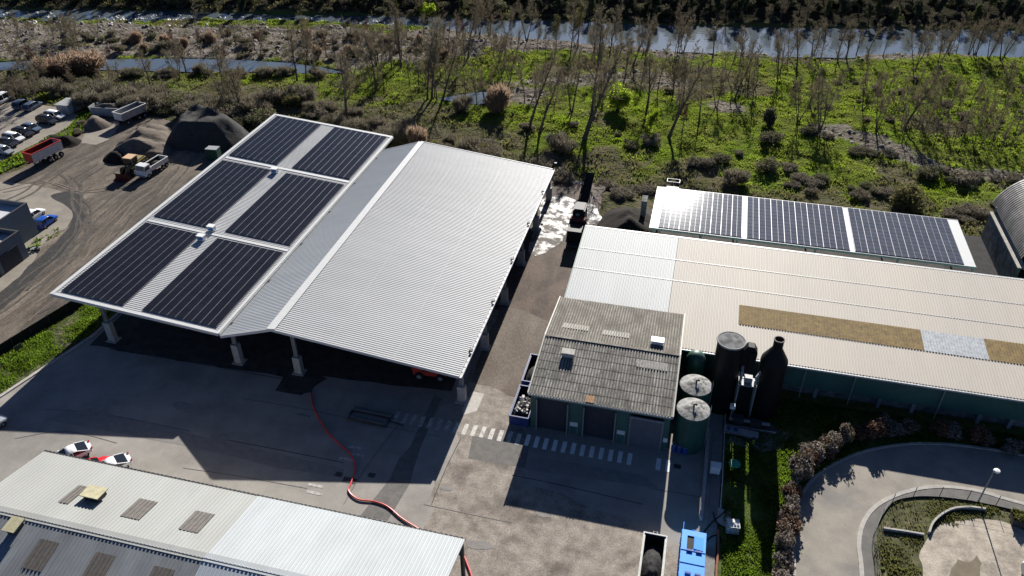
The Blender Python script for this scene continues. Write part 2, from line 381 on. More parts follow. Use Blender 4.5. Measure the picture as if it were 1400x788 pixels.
# ================================================================== the setting: ground, river, roads
XS = np.array([at(x, y).x for x, y in ((-150,22),(0,25),(200,27),(400,30),(560,34),(700,48),(1000,66),(1200,70),(1400,75),(1600,80))])
YN = np.array([at(x, y).y for x, y in ((-150,18),(0,20),(200,22),(400,26),(560,33),(700,48),(1000,66),(1200,70),(1400,75),(1600,80))])
XF = np.array([at(x, y).x for x, y in ((-150,8),(0,10),(200,13),(400,17),(600,25),(800,33),(1000,38),(1200,40),(1400,43),(1600,46))])
YF = np.array([at(x, y).y for x, y in ((-150,8),(0,10),(200,13),(400,17),(600,25),(800,33),(1000,38),(1200,40),(1400,43),(1600,46))])
def near(x): return np.interp(x, XS, YN) + 1.2*fbm(x, x*0+3, 14, 5)
def far(x): return np.interp(x, XF, YF) + np.interp(x, [-130,-60], [.5,3.5]) + .8*fbm(x, x*0+9, 16, 6)
CHAN = PX([(-60,84),(60,78),(150,77),(235,76),(330,78),(395,82),(440,88),(470,95),(430,96),(330,94),(250,94),(180,92),(100,91),(-60,92)])
POND = PX([(596,131),(640,124),(668,120),(674,134),(655,139),(630,136)])
PATHL = PX([(655,62),(690,42),(700,42),(668,64)])
GRAV = PX([(-150,18),(1450,60),(1450,78),(1180,80),(1000,77),(860,72),(700,66),(640,78),(560,88),(470,92),(420,84),(330,80),(150,78),(-150,84)])
DIRT = PX([(1110,168),(1160,170),(1210,184),(1260,205),(1330,225),(1420,232),(1420,248),(1340,242),(1270,232),(1220,212),(1160,195),(1110,185)])
DIRT2 = PX([(985,128),(1030,134),(1048,150),(1010,154),(980,150),(965,138)])
DIRT3 = PX([(860,88),(930,98),(960,112),(900,118),(840,108),(780,118),(700,120),(690,108),(780,100)])
DIRT4 = PX([(690,112),(735,112),(760,125),(730,140),(690,135)])
DARKW = PX([(320,140),(480,140),(540,185),(600,180),(700,190),(640,230),(500,190),(330,200)])
def edge_dist(x, y, P):
    """rough distance to an outline, positive inside"""
    x, y = np.asarray(x, float), np.asarray(y, float); d = np.full(x.shape, 1e9); n = len(P)
    for i in range(n):
        (ax, ay), (bx, by) = P[i], P[(i+1) % n]; ex, ey = bx-ax, by-ay; L = ex*ex+ey*ey+1e-9
        t = np.clip(((x-ax)*ex+(y-ay)*ey)/L, 0, 1); d = np.minimum(d, np.hypot(x-ax-t*ex, y-ay-t*ey))
    return np.where(inpoly(x, y, P), d, -d)
sm = lambda t: np.clip(t, 0, 1)**2*(3-2*np.clip(t, 0, 1))
def site(x, y):
    """1 on the flat works site, 0 in the wild ground behind it"""
    e = np.where(x < -50, 141.0 - .0*x, np.where(x < -5, 127.0, 120.5))
    e = np.interp(x, [-300,-160,-120,-100,-85,-60,-22,-5,40,60,90], [150,146,141,134,127,126,125,119,119,121,121])
    return 1 - sm((y-e)/5)
def height(x, y):
    wild = 1-site(x, y)
    h = wild*(.5*fbm(x, y, 30, 11, 3) + .22*fbm(x, y, 6, 12, 3) + .27*fbm(x, y, 1.9, 13, 2) - .5)
    n_, f_ = near(x), far(x)
    riv = sm((np.minimum(y-n_, f_-y)+1.2)/3.5)
    h = h*(1-riv) - 2.2*riv
    ch = sm((edge_dist(x, y, CHAN)+1.0)/2.5) ; h = h*(1-ch) - 1.8*ch
    pd = sm((edge_dist(x, y, POND)+.6)/1.4); h = h*(1-pd) - 1.5*pd
    bank = np.clip(y-f_-1, 0, None); h = np.where(y > f_, h+np.minimum(bank*.2, 1.2)+ .8*sm(bank/6)*fbm(x, y, 9, 21, 3), h)
    return h - .06
def axis(segs):
    a = [np.arange(s0, s1, d) for s0, s1, d in segs]; return np.concatenate(a)
gx = axis([(-900,-300,40),(-300,-225,5),(-225,125,.8),(125,200,5),(200,901,40)])
gy = axis([(-300,20,20),(20,118,4),(118,262,.62),(262,330,4),(330,1200,40)])
GX, GY = np.meshgrid(gx, gy); GZ = height(GX, GY)
def mass(x, y):
    n = fbm(x, y, 5, 31, 4)
    g = np.clip(sm((edge_dist(x, y, GRAV)+n*3)/3), 0, 1)
    for P in (DIRT, DIRT2, DIRT3, DIRT4, PATHL): g = np.maximum(g, .95*sm((edge_dist(x, y, P)+n*2.2)/1.6))
    return g
def scrubby(x, y):
    n = fbm(x, y, 12, 41, 4)
    b = np.interp(x, [-200,-120,-60,-22,0,40,90], [152,150,150,131,126,128,130])
    s = 1-sm((y-b+n*7)/7)
    s = np.maximum(s, sm((n-.22)/.4))
    s = np.maximum(s, sm((edge_dist(x, y, DARKW)+n*3)/3))
    s = np.maximum(s, sm((y-far(x)+1)/3))
    return np.clip(s, 0, 1)
mg_, ms_ = mass(GX, GY), scrubby(GX, GY)
NX, NY = len(gx), len(gy)
idx = np.arange(NX*NY).reshape(NY, NX)
F = np.stack([idx[:-1,:-1], idx[:-1,1:], idx[1:,1:], idx[1:,:-1]], -1).reshape(-1, 4)
V = np.stack([GX, GY, GZ], -1).reshape(-1, 3)
# terrain material: soil under grass, scrub ground, river shingle, told apart by two masks of the ground itself
gm = bpy.data.materials.new('terrain_ground'); gm.use_nodes = True
n, l = gm.node_tree.nodes, gm.node_tree.links; p = n['Principled BSDF']; p.inputs['Roughness'].default_value = .95; p.inputs['Specular IOR Level'].default_value = .0
tc = n.new('ShaderNodeTexCoord')
def _noise(s, d=6, st=None):
    t = n.new('ShaderNodeTexNoise'); t.inputs['Scale'].default_value = s; t.inputs['Detail'].default_value = d; l.new(tc.outputs['Object'], t.inputs['Vector']); return t.outputs[0]
def _rng(x, a, b, lo=0., hi=1.):
    r = n.new('ShaderNodeMapRange'); l.new(x, r.inputs[0])
    for k, v in zip((1,2,3,4), (a,b,lo,hi)): r.inputs[k].default_value = v
    return r.outputs[0]
def _mix(f, a, b):
    x = n.new('ShaderNodeMix'); x.data_type = 'RGBA'; l.new(f, x.inputs[0])
    for k, v in ((6, a), (7, b)):
        if isinstance(v, tuple): x.inputs[k].default_value = (*v, 1)
        else: l.new(v, x.inputs[k])
    return x.outputs[2]
def _attr(nm):
    a = n.new('ShaderNodeAttribute'); a.attribute_name = nm; return a.outputs['Fac']
grassc = _mix(_rng(_noise(.12), .42, .62), (.09,.13,.02), (.105,.12,.03)); grassc = _mix(_rng(_noise(1.3), .55, .7), grassc, (.075,.08,.025))
scr = _mix(_rng(_noise(.5), .4, .62), (.115,.10,.068), (.075,.078,.036))
gra = _mix(_rng(_noise(.35), .4, .6), (.175,.152,.132), (.10,.085,.07)); gra = _mix(_rng(_noise(2.2), .52, .68), gra, (.28,.255,.23)); gra = _mix(_rng(_noise(.9), .58, .66), gra, (.06,.055,.045))
c_ = _mix(_attr('scrub'), grassc, scr); c_ = _mix(_attr('shingle'), c_, gra); c_ = _mix(_attr('litter_shade'), c_, (.032,.030,.021)); l.new(c_, p.inputs['Base Color'])  # far wood's canopy shade put into a dark leaf-litter colour
bp = n.new('ShaderNodeBump'); bp.inputs['Distance'].default_value = .45; l.new(_noise(1.6, 5), bp.inputs['Height']); l.new(bp.outputs[0], p.inputs['Normal'])
ter = np_mesh('terrain', V, F, gm, smooth=True); ter['kind'] = 'structure'
for nm, arr in (('shingle', mg_), ('scrub', ms_), ('litter_shade', sm((GY-far(GX)-.5)/2))):
    a = ter.data.attributes.new(nm, 'FLOAT', 'POINT'); a.data.foreach_set('value', arr.astype(np.float32).ravel())
# water
wm = bpy.data.materials.new('river_water'); wm.use_nodes = True
n, l = wm.node_tree.nodes, wm.node_tree.links; p = n['Principled BSDF']
p.inputs['Base Color'].default_value = (.085,.105,.12,1); p.inputs['Roughness'].default_value = .05; p.inputs['IOR'].default_value = 1.33; p.inputs['Specular IOR Level'].default_value = .85
tc = n.new('ShaderNodeTexCoord'); mp = n.new('ShaderNodeMapping'); l.new(tc.outputs['Object'], mp.inputs[0]); mp.inputs['Scale'].default_value = (.55, 1.4, 1)
t1 = n.new('ShaderNodeTexNoise'); t1.inputs['Scale'].default_value = .55; t1.inputs['Detail'].default_value = 4; l.new(mp.outputs[0], t1.inputs['Vector'])
bp = n.new('ShaderNodeBump'); bp.inputs['Distance'].default_value = .045; bp.inputs['Strength'].default_value = .7; l.new(t1.outputs[0], bp.inputs['Height']); l.new(bp.outputs[0], p.inputs['Normal'])
xx = np.arange(-330, 190, 4.0)
sheet('river_water', [(x, float(near(np.array([x]))[0])-3.2) for x in xx] + [(x, float(far(np.array([x]))[0])+2) for x in xx[::-1]], -.85, wm)
sheet('side_channel_water', [tuple(Vector(q)) for q in ragged(CHAN, 0, 50)], -.8, wm)
sheet('pond_water', POND, -.75, wm)
# white water of the rapids at the left, stones of the gravel bar
def blades(name, n_, box, dens, hgt, wid, mat, seed=1, kind='stuff', zf=None, lean=.35):
    g = np.random.default_rng(seed); x = g.uniform(box[0], box[1], n_); y = g.uniform(box[2], box[3], n_)
    k = g.random(n_) < dens(x, y); x, y = x[k], y[k]; m_ = len(x)
    z = zf(x, y) if zf else np.zeros(m_)
    a = g.uniform(0, PI, m_); s = g.uniform(.6, 1.4, m_)*(1+.5*vnoise(x, y, 2.2, seed+5)); hw = wid*s/2; hh = hgt*s*g.uniform(.6, 1.3, m_)
    dx, dy = np.cos(a)*hw, np.sin(a)*hw; lx, ly = g.normal(0, lean, m_)*hh, g.normal(0, lean, m_)*hh
    V = np.stack([np.stack([x-dx, y-dy, z-.05], -1), np.stack([x+dx, y+dy, z-.05], -1), np.stack([x+lx+dx*.35, y+ly+dy*.35, z+hh], -1), np.stack([x+lx-dx*.6, y+ly-dy*.6, z+hh*.8], -1)], 1).reshape(-1, 3)
    F = np.arange(m_*4).reshape(-1, 4)
    o = np_mesh(name, V, F, mat); o['kind'] = kind; return o
def wet(x, y): return (edge_dist(x, y, CHAN) > -1.2) | (edge_dist(x, y, POND) > -1) | ((y > near(x)-1.0) & (y < far(x)+1.5))
def d_mead(x, y): return np.where(wet(x, y) | (site(x, y) > .35), 0, (1-mass(x, y))*(1-scrubby(x, y))*np.clip(.68+.9*fbm(x, y, 2.6, 61, 4), .12, 1))
def d_scr(x, y): return np.where(wet(x, y) | (site(x, y) > .35), 0, (1-.62*mass(x, y))*np.clip(scrubby(x, y)*.9, np.where(x < -50, .45, .08), 1)*np.clip(.55+.9*fbm(x, y, 3.5, 71, 3), .05, 1))
blades('meadow_grass', 760000, (-215,112,118,226), d_mead, .23, .17, MT['grass'], 3, zf=height)
blades('scrub_grass', 240000, (-215,112,118,226), d_scr, .38, .24, MT['scrub'], 4, zf=height)
# ------------------------------------------------------------------ made ground
def strip(name, P, wd, z0, z1, mat, kind='structure', side=0):
    P = [Vector(p[:2]) if not isinstance(p, Vector) else Vector((p.x, p.y)) for p in P]; L, Rr = [], []
    for i, q in enumerate(P):
        d = (P[min(i+1, len(P)-1)]-P[max(i-1, 0)]).normalized(); nr = Vector((-d.y, d.x))
        L.append(q+nr*(wd/2+side*wd/2)); Rr.append(q-nr*(wd/2-side*wd/2))
    b = MB(); k = len(P)
    a = [[b.vert((q.x, q.y, z)) for q in S] for S, z in ((L, z1), (Rr, z1), (L, z0), (Rr, z0))]
    for i in range(k-1):
        b.face((a[0][i], a[1][i], a[1][i+1], a[0][i+1])); b.face((a[0][i+1], a[2][i+1], a[2][i], a[0][i])); b.face((a[1][i], a[3][i], a[3][i+1], a[1][i+1]))
    b.face((a[0][0], a[2][0], a[3][0], a[1][0])); b.face((a[1][-1], a[3][-1], a[2][-1], a[0][-1]))
    o = b.build(name, mat)
    if kind: o['kind'] = kind
    return o
GRV = ragged([(-230,-60),(-85,-60),(-81.0,60),(-80,100),(-77,127),(-95,127),(-100,131)] + [at2(x,y) for x,y in ((165,150),(130,152),(115,182),(85,200),(40,225),(0,240))] + [(-230,90)], .8, 2.5, 3)
sheet('gravel_yard', GRV, .0, MT['gravel'])
DRV = ragged([tuple(p) for p in spline(PX([(-120,255),(0,250),(60,255),(95,268),(102,290),(95,312),(70,325),(42,360),(0,400),(-120,450)]), 5, True)], .6, 2, 4)
sheet('pale_gravel_drive', DRV, .012, MT['drive'])
sheet('dusty_gravel', ragged(PX([(125,176),(150,166),(168,164),(150,192),(128,200),(108,196)]), .6, 1.2, 6), .012, MT['drive'])
sheet('gravel_track', ragged(PX([(0,452),(100,330),(180,255),(215,238),(230,244),(190,275),(110,350),(40,425),(0,470)]), .5, 1.5, 8), .016, MT['gravel'])
sheet('dark_gravel_track', ragged([tuple(p) for p in spline(PX([(70,268),(105,266),(114,295),(98,335),(60,370),(20,410),(-10,435),(-10,410),(58,346),(96,314),(100,288)]), 5, True)], .5, 1.2, 9), .02, MT['heap'])
CP = PX([(-120,120),(12,137),(85,148),(112,160),(88,177),(50,196),(0,220),(-120,270)])
sheet('car_park', CP, .0, MT['drive'])
YARD = [(-90,-5),(-77.4,53.2),(-74.2,66.4),(-73.4,90),(-73.4,126),(-18,126),(-14,118),(-13.9,78),(8.0,78),(8.0,62),(7.6,44),(7.4,-5)]
sheet('yard', YARD, .0, MT['yard'])
sheet('worn_yard', ragged([(-28,20),(-21,48),(-21.5,60),(-23,63),(-23.5,90),(-14,90),(-14,58),(-12,55),(-1,54),(4,50),(4,20)], .9, 1.6, 12), .006, MT['yard_worn'])
sheet('mud_lane', ragged([(-24.2,85),(-14,84),(-13.9,100),(-13.9,125),(-24.2,125)], .7, 1.2, 14), .012, MT['mud'])
sheet('pale_mud_lane', ragged([(-22.6,70),(-15.5,68),(-14.8,84),(-23.6,86)], .6, 1.2, 15), .016, MT['pmud'])
sheet('wet_silt', ragged(PX([(722,345),(730,318),(742,275),(762,266),(818,283),(824,300),(800,313),(775,318),(768,330),(745,345),(732,350)]), .5, .8, 16), .024, MT['wet'])
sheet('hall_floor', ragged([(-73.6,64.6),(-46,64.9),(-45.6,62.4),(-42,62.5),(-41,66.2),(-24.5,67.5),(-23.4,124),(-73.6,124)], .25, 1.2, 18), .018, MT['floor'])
for nm, P, mt in (('asphalt_repair', [(594,540),(604,545),(575,612),(566,640),(560,662),(530,712),(493,705),(533,655),(545,628),(560,612)], 'patch'),
                  ('asphalt_repair', [(646,596),(724,608),(718,640),(640,627)], 'patch'),
                  ('asphalt_repair', [(60,574),(95,560),(200,577),(290,601),(400,625),(470,641),(468,653),(380,640),(260,611),(160,592)], 'patch2'),
                  ('asphalt_repair', [(710,300+320),(880,650),(900,668),(705,640)], 'patch2'),
                  ('concrete_pad', [(646,535),(662,539),(652,562),(633,568),(632,560)], 'slab'),
                  ('concrete_pad', [(182,578),(208,582),(196,592),(168,590)], 'patch2'),
                  ('concrete_pad', [(610,530),(634,530),(640,546),(600,556)], 'patch2')):
    sheet(nm, PX(P), .011 + .003*random.random(), MT[mt])
# tyre tracks worn into the gravel yard
for k, P in enumerate((((228,248),(180,275),(130,330),(80,375),(20,420),(-40,460)), ((215,240),(160,270),(118,310),(95,350),(40,395),(-30,440)), ((110,215),(70,240),(40,262),(-20,290)), ((240,235),(205,268),(160,300),(128,345),(100,380),(30,440)),
    ((90,240),(105,262),(115,290),(108,320),(80,352),(30,392)), ((140,225),(110,245),(104,275),(118,312),(90,355),(40,400)), ((190,250),(120,262),(60,250),(0,262)), ((250,228),(225,262),(185,300),(140,352),(112,390),(60,432)))):
    for off in (-1, 1):
        Q = spline(PX(P), 8); wv = .28+.1*(k % 3)
        strip('tyre_track', [q + Vector((off*.95+.25*math.sin(i*.7+k), .3*math.sin(i*.5))) for i, q in enumerate(Q)], wv, .0, .022+.003*k+.001*off, MT['track' if k % 3 else 'pmud'])
# joints, cracks and oil stains of the yard
for k, P in enumerate((((150,478),(240,492),(330,508),(415,524)), ((330,545),(420,560),(520,582),(600,597)), ((60,560),(140,566),(260,590)), ((300,600),(380,615),(470,633)), ((250,640),(330,652),(420,668)), ((580,690),(650,705),(700,715)), ((700,650),(760,662),(880,690)), ((890,668),(960,680)), ((20,600),(90,590),(160,606)), ((630,600),(610,640),(590,690)), ((560,500+60),(500,640),(470,690)))):
    strip('slab_joint', spline(PX(P), 4), .07, .0, .0165+.0007*k, MT['patch' if k % 3 else 'floor'])
r9 = random.Random(5)
for px, py, s_ in ((130,565,1.1),(300,598,.8),(413,567,1.0),(440,642,.8),(610,668,.5),(745,705,.6),(655,745,1.0),(250,555,.9)):
    q = at(px, py); sheet('oil_stain', ragged([(q.x+s_*1.5*math.cos(a), q.y+s_*.7*math.sin(a)) for a in (0,.8,1.6,2.4,3.1,3.9,4.7,5.5)], .45*s_, .25, int(px)), .0205+.0002*r9.random(), MT['patch2'])
# painted crossing in front of the annex and across the lane, worn
b1, b2, b3 = MB(), MB(), MB()
for k in range(31):
    x = -29.5 + k*1.06
    if k in (27, 28): continue
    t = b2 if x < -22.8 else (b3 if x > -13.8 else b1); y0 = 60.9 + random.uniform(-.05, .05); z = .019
    t.poly([(x-.25,y0,z),(x+.25,y0,z),(x+.25,y0+1.75,z),(x-.25,y0+1.75,z)])
tag(b1.build('crossing_stripes', MT['paint']), kind='structure'); tag(b3.build('crossing_stripes', MT['paint_lifted']), kind='structure'); tag(b2.build('faded_crossing_stripes', MT['paint2']), kind='structure')
b = MB()
for (px, py) in ((432,664),(430,674),(485,612),(487,622),(474,628)):
    q = at(px, py, .019); b.poly([(q.x-.9,q.y-.18,.019),(q.x+.9,q.y-.18,.019),(q.x+.9,q.y+.18,.019),(q.x-.9,q.y+.18,.019)])
tag(b.build('faded_road_marking', MT['paint2']), kind='structure')
strip('yard_kerb', [(-88,5),(-77.7,53.2),(-74.5,66.4),(-73.9,90)], .45, -.05, .13, MT['kerb'])
# right: lawn, loop road, footpath, verge, sand
sheet('lawn', [(8.1,20),(8.1,80),(80,80),(80,20)], -.02, MT['walk'] if False else M('lawn_soil', (.075,.10,.028), .95, var=.4, scale=1))
OUT = spline([at2(x, y) for x, y in ((1086,950),(1086,788),(1084,720),(1092,685),(1112,655),(1145,632),(1185,617),(1230,609),(1280,607),(1340,613),(1400,623),(1560,655))], 6)
INN = spline([at2(x, y) for x, y in ((1184,950),(1178,788),(1174,745),(1180,716),(1196,694),(1225,678),(1262,668),(1300,667),(1340,673),(1400,690),(1560,730))], 6)
FEN = spline([at2(x, y) for x, y in ((1206,950),(1196,788),(1192,750),(1198,722),(1217.8,690.5),(1246,681.5),(1279.9,681),(1316,685),(1337,688.5),(1400,703),(1560,748))], 6)
sheet('loop_road', [tuple(p) for p in OUT] + [tuple(p) for p in INN[::-1]], .01, MT['road'])
sheet('footpath', [tuple(p) for p in INN] + [tuple(p) for p in FEN[::-1]], .10, MT['walk'])
strip('road_kerb', INN, .42, -.05, .135, MT['kerb'])
strip('road_kerb', OUT, .3, -.05, .12, MT['kerb'])
SAND = spline([at2(x, y) for x, y in ((1262,788),(1255,760),(1270,738),(1290,722),(1315,714),(1350,712),(1382,718),(1420,735),(1480,788),(1480,860),(1250,860))], 5, True)
sheet('verge', [tuple(p) for p in FEN] + [(60,20),(22,20)], .06, M('verge_soil', (.085,.085,.042), .95, var=.4, scale=.8, c2=(.15,.13,.08), s2=.5, mix=(.54,.66), grain=.2))
sheet('sandy_turning_area', ragged([tuple(p) for p in SAND], .35, .7, 22), .068, MT['sand'])
sheet('muddy_puddle', ragged([at2(x, y) for x, y in ((1296,800),(1299,778),(1308,764),(1322,768),(1335,760),(1344,772),(1340,792),(1325,806))], .3, .3, 63), .074, MT['puddle'])
FP = [tuple(p) for p in FEN]
SP = [tuple(p) for p in SAND]
def d_verge(x, y): return (edge_dist(x, y, FP+[(60,20),(22,20)]) > .2) * np.clip(.55+.9*fbm(x, y, 2.5, 81, 3), .1, 1) * (edge_dist(x, y, SP) < -.3+.7*fbm(x, y, 1.5, 84, 2))
blades('verge_grass', 60000, (20,48,44,68), d_verge, .15, .11, MT['verge'], 6, zf=lambda x, y: x*0+.06)
OP = [tuple(p) for p in OUT]
def d_lawn(x, y):
    inroad = inpoly(x, y, OP + [(80,20),(14,20)])
    return np.where((x < 8.4) | inroad | (y > 76), 0, np.clip(.8+.6*fbm(x, y, 2.2, 91, 3), .15, 1))
blades('lawn_grass', 190000, (8,42,42,77), d_lawn, .17, .10, MT['lawn'], 7)
# left: grass strip between kerb and screen fence, dull grass beyond, car park strip
def d_left(x, y):
    k = np.interp(y, [20,53.2,66.4,80], [-84,-77.9,-74.8,-74.3]); s = np.interp(y, [20,59,74,90], [-92,-83.4,-79.6,-78])
    return ((x < k) & (x > s-.0)) * np.clip(.75+.8*fbm(x, y, 2, 95, 3), .1, 1) * np.where(x > k-.9, .35, 1)
sheet('grass_strip', [(-95,20),(-84.5,20),(-78,53.2),(-74.8,66.4),(-74.2,90),(-78,90),(-80,74),(-84,59)], .02, MT['patch'] if False else M('strip_soil', (.06,.065,.03), .95, var=.4, scale=1, c2=(.15,.125,.09), s2=.5, mix=(.52,.62)))
blades('strip_grass', 140000, (-92,-73,40,86), d_left, .26, .085, MT['lawn'], 8)
def d_left2(x, y):
    s = np.interp(y, [20,59,74,90], [-92,-83.4,-79.6,-78])
    return ((x < s) & (x > s-2.6)) * np.clip(.4+.9*fbm(x, y, 1.6, 97, 3), 0, 1)
blades('dry_strip_grass', 16000, (-95,-77,48,86), d_left2, .2, .13, MT['verge'], 9)
GS = PX([(-40,262),(0,238),(45,218),(85,196),(118,178),(135,158),(112,152),(100,168),(88,178),(50,199),(0,224),(-40,242)])
sheet('grass_bank', ragged(GS, .3, 1, 31), .02, MT['lawn'] if False else M('bank_soil', (.07,.08,.03), .95, var=.4, scale=1))
blades('bank_grass', 60000, (-160,-112,95,140), lambda x, y: inpoly(x, y, GS)*np.clip(.8+.7*fbm(x, y, 2, 99, 3), .2, 1), .38, .26, MT['lawn'], 10)
GS2 = PX([(-60,116),(10,131),(85,143),(112,150),(135,158),(165,146),(110,132),(50,126),(-60,108)])
blades('car_park_grass', 40000, (-185,-110,125,152), lambda x, y: inpoly(x, y, GS2)*np.clip(.8+.7*fbm(x, y, 2, 98, 3), .1, 1), .3, .26, MT['grass'], 11)
GS3 = PX([(38,338),(48,328),(64,318),(82,310),(80,322),(62,330),(48,343)])
blades('weeds', 4000, (-105,-88,80,92), lambda x, y: inpoly(x, y, GS3)*np.clip(.6+.9*fbm(x, y, 1.2, 96, 3), .05, 1), .3, .2, MT['lawn'], 12)
def rocks(name, n_, box, dens, smin, smax, mat, seed, zf=None, kind='stuff'):
    g = np.random.default_rng(seed); x = g.uniform(box[0], box[1], n_); y = g.uniform(box[2], box[3], n_)
    k = g.random(n_) < dens(x, y); x, y = x[k], y[k]; m_ = len(x); z = zf(x, y) if zf else np.zeros(m_)
    s = smin*(smax/smin)**(g.random(m_)**2.2)
    base = np.array([(1,0,0),(.3,.9,0),(-.8,.6,0),(-.8,-.6,0),(.3,-.9,0),(.5,.1,.6),(-.3,.4,.7),(-.2,-.45,.55)], float)
    f = [(0,1,5),(1,6,5),(1,2,6),(2,3,7),(2,7,6),(3,4,7),(4,0,5),(4,5,7),(5,6,7)]
    V = base[None]*s[:, None, None]*g.uniform(.7, 1.3, (m_, 8, 3))
    a = g.uniform(0, 2*PI, m_); c, d = np.cos(a), np.sin(a)
    X = V[..., 0]*c[:, None]-V[..., 1]*d[:, None]+x[:, None]; Y = V[..., 0]*d[:, None]+V[..., 1]*c[:, None]+y[:, None]; Z = V[..., 2]+z[:, None]-.05
    F = (np.array(f)[None]+8*np.arange(m_)[:, None, None]).reshape(-1, 3)
    o = np_mesh(name, np.stack([X, Y, Z], -1).reshape(-1, 3), F, mat); o['kind'] = kind; return o
rocks('river_stones', 26000, (-215,112,140,226), lambda x, y: np.where(wet(x, y) & ~((x < -85) & (y > near(x)-6)), 0, mass(x, y)*np.clip(.5+fbm(x, y, 6, 51, 3), 0, 1)), .12, .8, MT['stone'], 20, zf=height)
def d_rap(x, y): return ((x < -85) & (y > near(x)-7) & (y < far(x)-3)) * np.clip(.2+1.2*fbm(x, y*3, 9, 52, 3), 0, 1)
rocks('rapids_stones', 9000, (-215,-85,170,226), d_rap, .25, .8, M('pale_stones', (.40,.375,.35), .6, var=.3), 23, zf=lambda x, y: x*0-.95)
# ================================================================== buildings
def pv(parent, name, O, eu, ev, nc, nr, cw, rl, gap=.035, up=.14, mat=None, rail=None, mid=False, gr=.025):
    """one array of solar modules on rails: O corner, eu/ev unit vectors across and along the columns"""
    O, eu, ev = Vector(O), Vector(eu).normalized(), Vector(ev).normalized(); n = eu.cross(ev).normalized(); n = n if n.z > 0 else -n
    b = MB(); r_ = MB()
    def slab(q, a, c, z0, z1, mb):
        k = len(mb.v)
        for z in (z0, z1):
            for i, j in ((0,0),(1,0),(1,1),(0,1)): mb.v.append(tuple(q + eu*(a*i) + ev*(c*j) + n*z))
        flip = eu.cross(ev).z < 0
        for f in ((3,2,1,0),(4,5,6,7),(0,1,5,4),(1,2,6,5),(2,3,7,6),(3,0,4,7)): mb.face([k+i for i in (f[::-1] if flip else f)])
    for i in range(nc):
        for j in range(nr): slab(O + eu*(i*cw+gap/2) + ev*(j*rl+gr/2), cw-gap, rl-gr, up, up+.04, b)
        slab(O + eu*(i*cw-gap*.5-.015), gap+.006, rl*nr, up-.05, up+.043, r_)
        if mid: slab(O + eu*((i+.5)*cw-.012), .024, rl*nr, up+.02, up+.046, r_)
    slab(O + eu*(nc*cw-gap*.5-.015), gap+.006, rl*nr, up-.05, up+.043, r_)
    a = b.build(name, mat or MT['pv'], parent); ORG[a.name] = ORG[parent.name]
    r_.build('rail', rail or MT['alu'], a)
    return a
# ---- solar hall, left
H1 = bthing('solar_hall', 'open storage hall with six dark solar arrays on its single-slope white roof', 'hall', (-64.7, 94, 0))
xa, xb, za, zb, ya, yb = -76.3, -53.15, 7.95, 5.92, 64.5, 123.6
b = MB(); b.corr((xa, ya, za), (0, yb-ya, 0), (xb-xa, 0, zb-za), .36, .045); b.build('roof', MT['roofw'], H1)
sl_ = (zb-za)/(xb-xa); zr = lambda x: za + (x-xa)*sl_
b = MB()
b.beam((xa-.05, ya-.06, za-.1), (xb, ya-.06, zb-.1), .12, .42); b.beam((xa-.05, yb+.06, za-.1), (xb, yb+.06, zb-.1), .12, .42)
b.beam((xa+.12, ya-.1, za+.03), (xa+.12, yb+.1, za+.03), .55, .16); b.beam((xa, yb-.22, za+.06), (xb, yb-.22, zb+.06), .45, .08); b.beam((xa, ya+.2, za+.06), (xb, ya+.2, zb+.06), .4, .08)
b.beam((xb-.1, ya, zb+.05), (xb-.1, yb, zb+.05), .4, .1)
b.build('fascia', MT['trim'], H1)
b = MB(); b.beam((xb+.1, ya, zb-.14), (xb+.1, yb, zb-.14), .22, .2); b.build('gutter', MT['gutter'], H1)
eu = Vector((1, 0, sl_)).normalized()
rows = ((65.35, 17.6), (84.9, 19.0), (106.0, 16.9))
for y0, L in rows:
    nr = round(L/1.72); rl = L/nr
    pv(H1, 'solar_array', (-75.45, y0, zr(-75.45)), eu, (0,1,0), 8, nr, 8.75/8/eu.x, rl)
    pv(H1, 'solar_array', (-64.05, y0, zr(-64.05)), eu, (0,1,0), 9, nr, 10.15/9/eu.x, rl)
for y in (83.6, 105.0): b = MB(); b.beam((-75.6, y+.1, zr(-75.6)+.07), (-53.6, y+.1, zr(-53.6)+.07), .5, .06); b.build('cable_tray', MT['trim'], H1)
for px, py in ((376,236),(290,315),(276,328)):
    q = at(px, py, 7.1); g = MB(); g.box((q.x, q.y, zr(q.x)+.45), (1.0, .7, .7)); g.box((q.x, q.y+.02, zr(q.x)+.83), (1.15, .85, .06)); o = g.build('inverter_box', MT['inv'], H1)
    g = MB(); g.box((q.x, q.y-.375, zr(q.x)+.42), (.86, .06, .5), 0, Matrix.Rotation(.25, 3, 'X')); g.build('inverter_front', MT['inv_b'], o)
def column(parent, x, y, ztop, zc=2.6, sx=.95, sy=.75):
    g = MB(); g.bb(x-.24, x-.14, y-.16, y+.16, zc, ztop); g.bb(x+.14, x+.24, y-.16, y+.16, zc, ztop); g.bb(x-.14, x+.14, y-.05, y+.05, zc, ztop)
    o = g.build('column', MT['galv'] if False else MT['steel'], parent)
    g = MB(); g.bb(x-sx/2, x+sx/2, y-sy/2, y+sy/2, .02, zc); g.bb(x-.75, x+.75, y-.65, y+.65, .0, .12); g.build('pedestal', MT['conc'], o)
for k in range(6):
    y = 66.3 + 10.3*k
    column(H1, -71.2, y, zr(-71.2)-.35, 3.1)
    g = MB(); g.beam((xa+.6, y, zr(xa+.6)-.32), (xb-.2, y, zr(xb-.2)-.32), .22, .5); g.build('rafter', MT['steel'], H1)
g = MB(); g.bb(-73.4, -54.5, 122.2, 122.6, .02, 4.5); g.bb(-73.6, -73.2, 88, 122.2, .02, 3.6); g.build('unseen_push_wall', MT['conc'], H1)  # unseen walls, added to keep the hall's inside dark
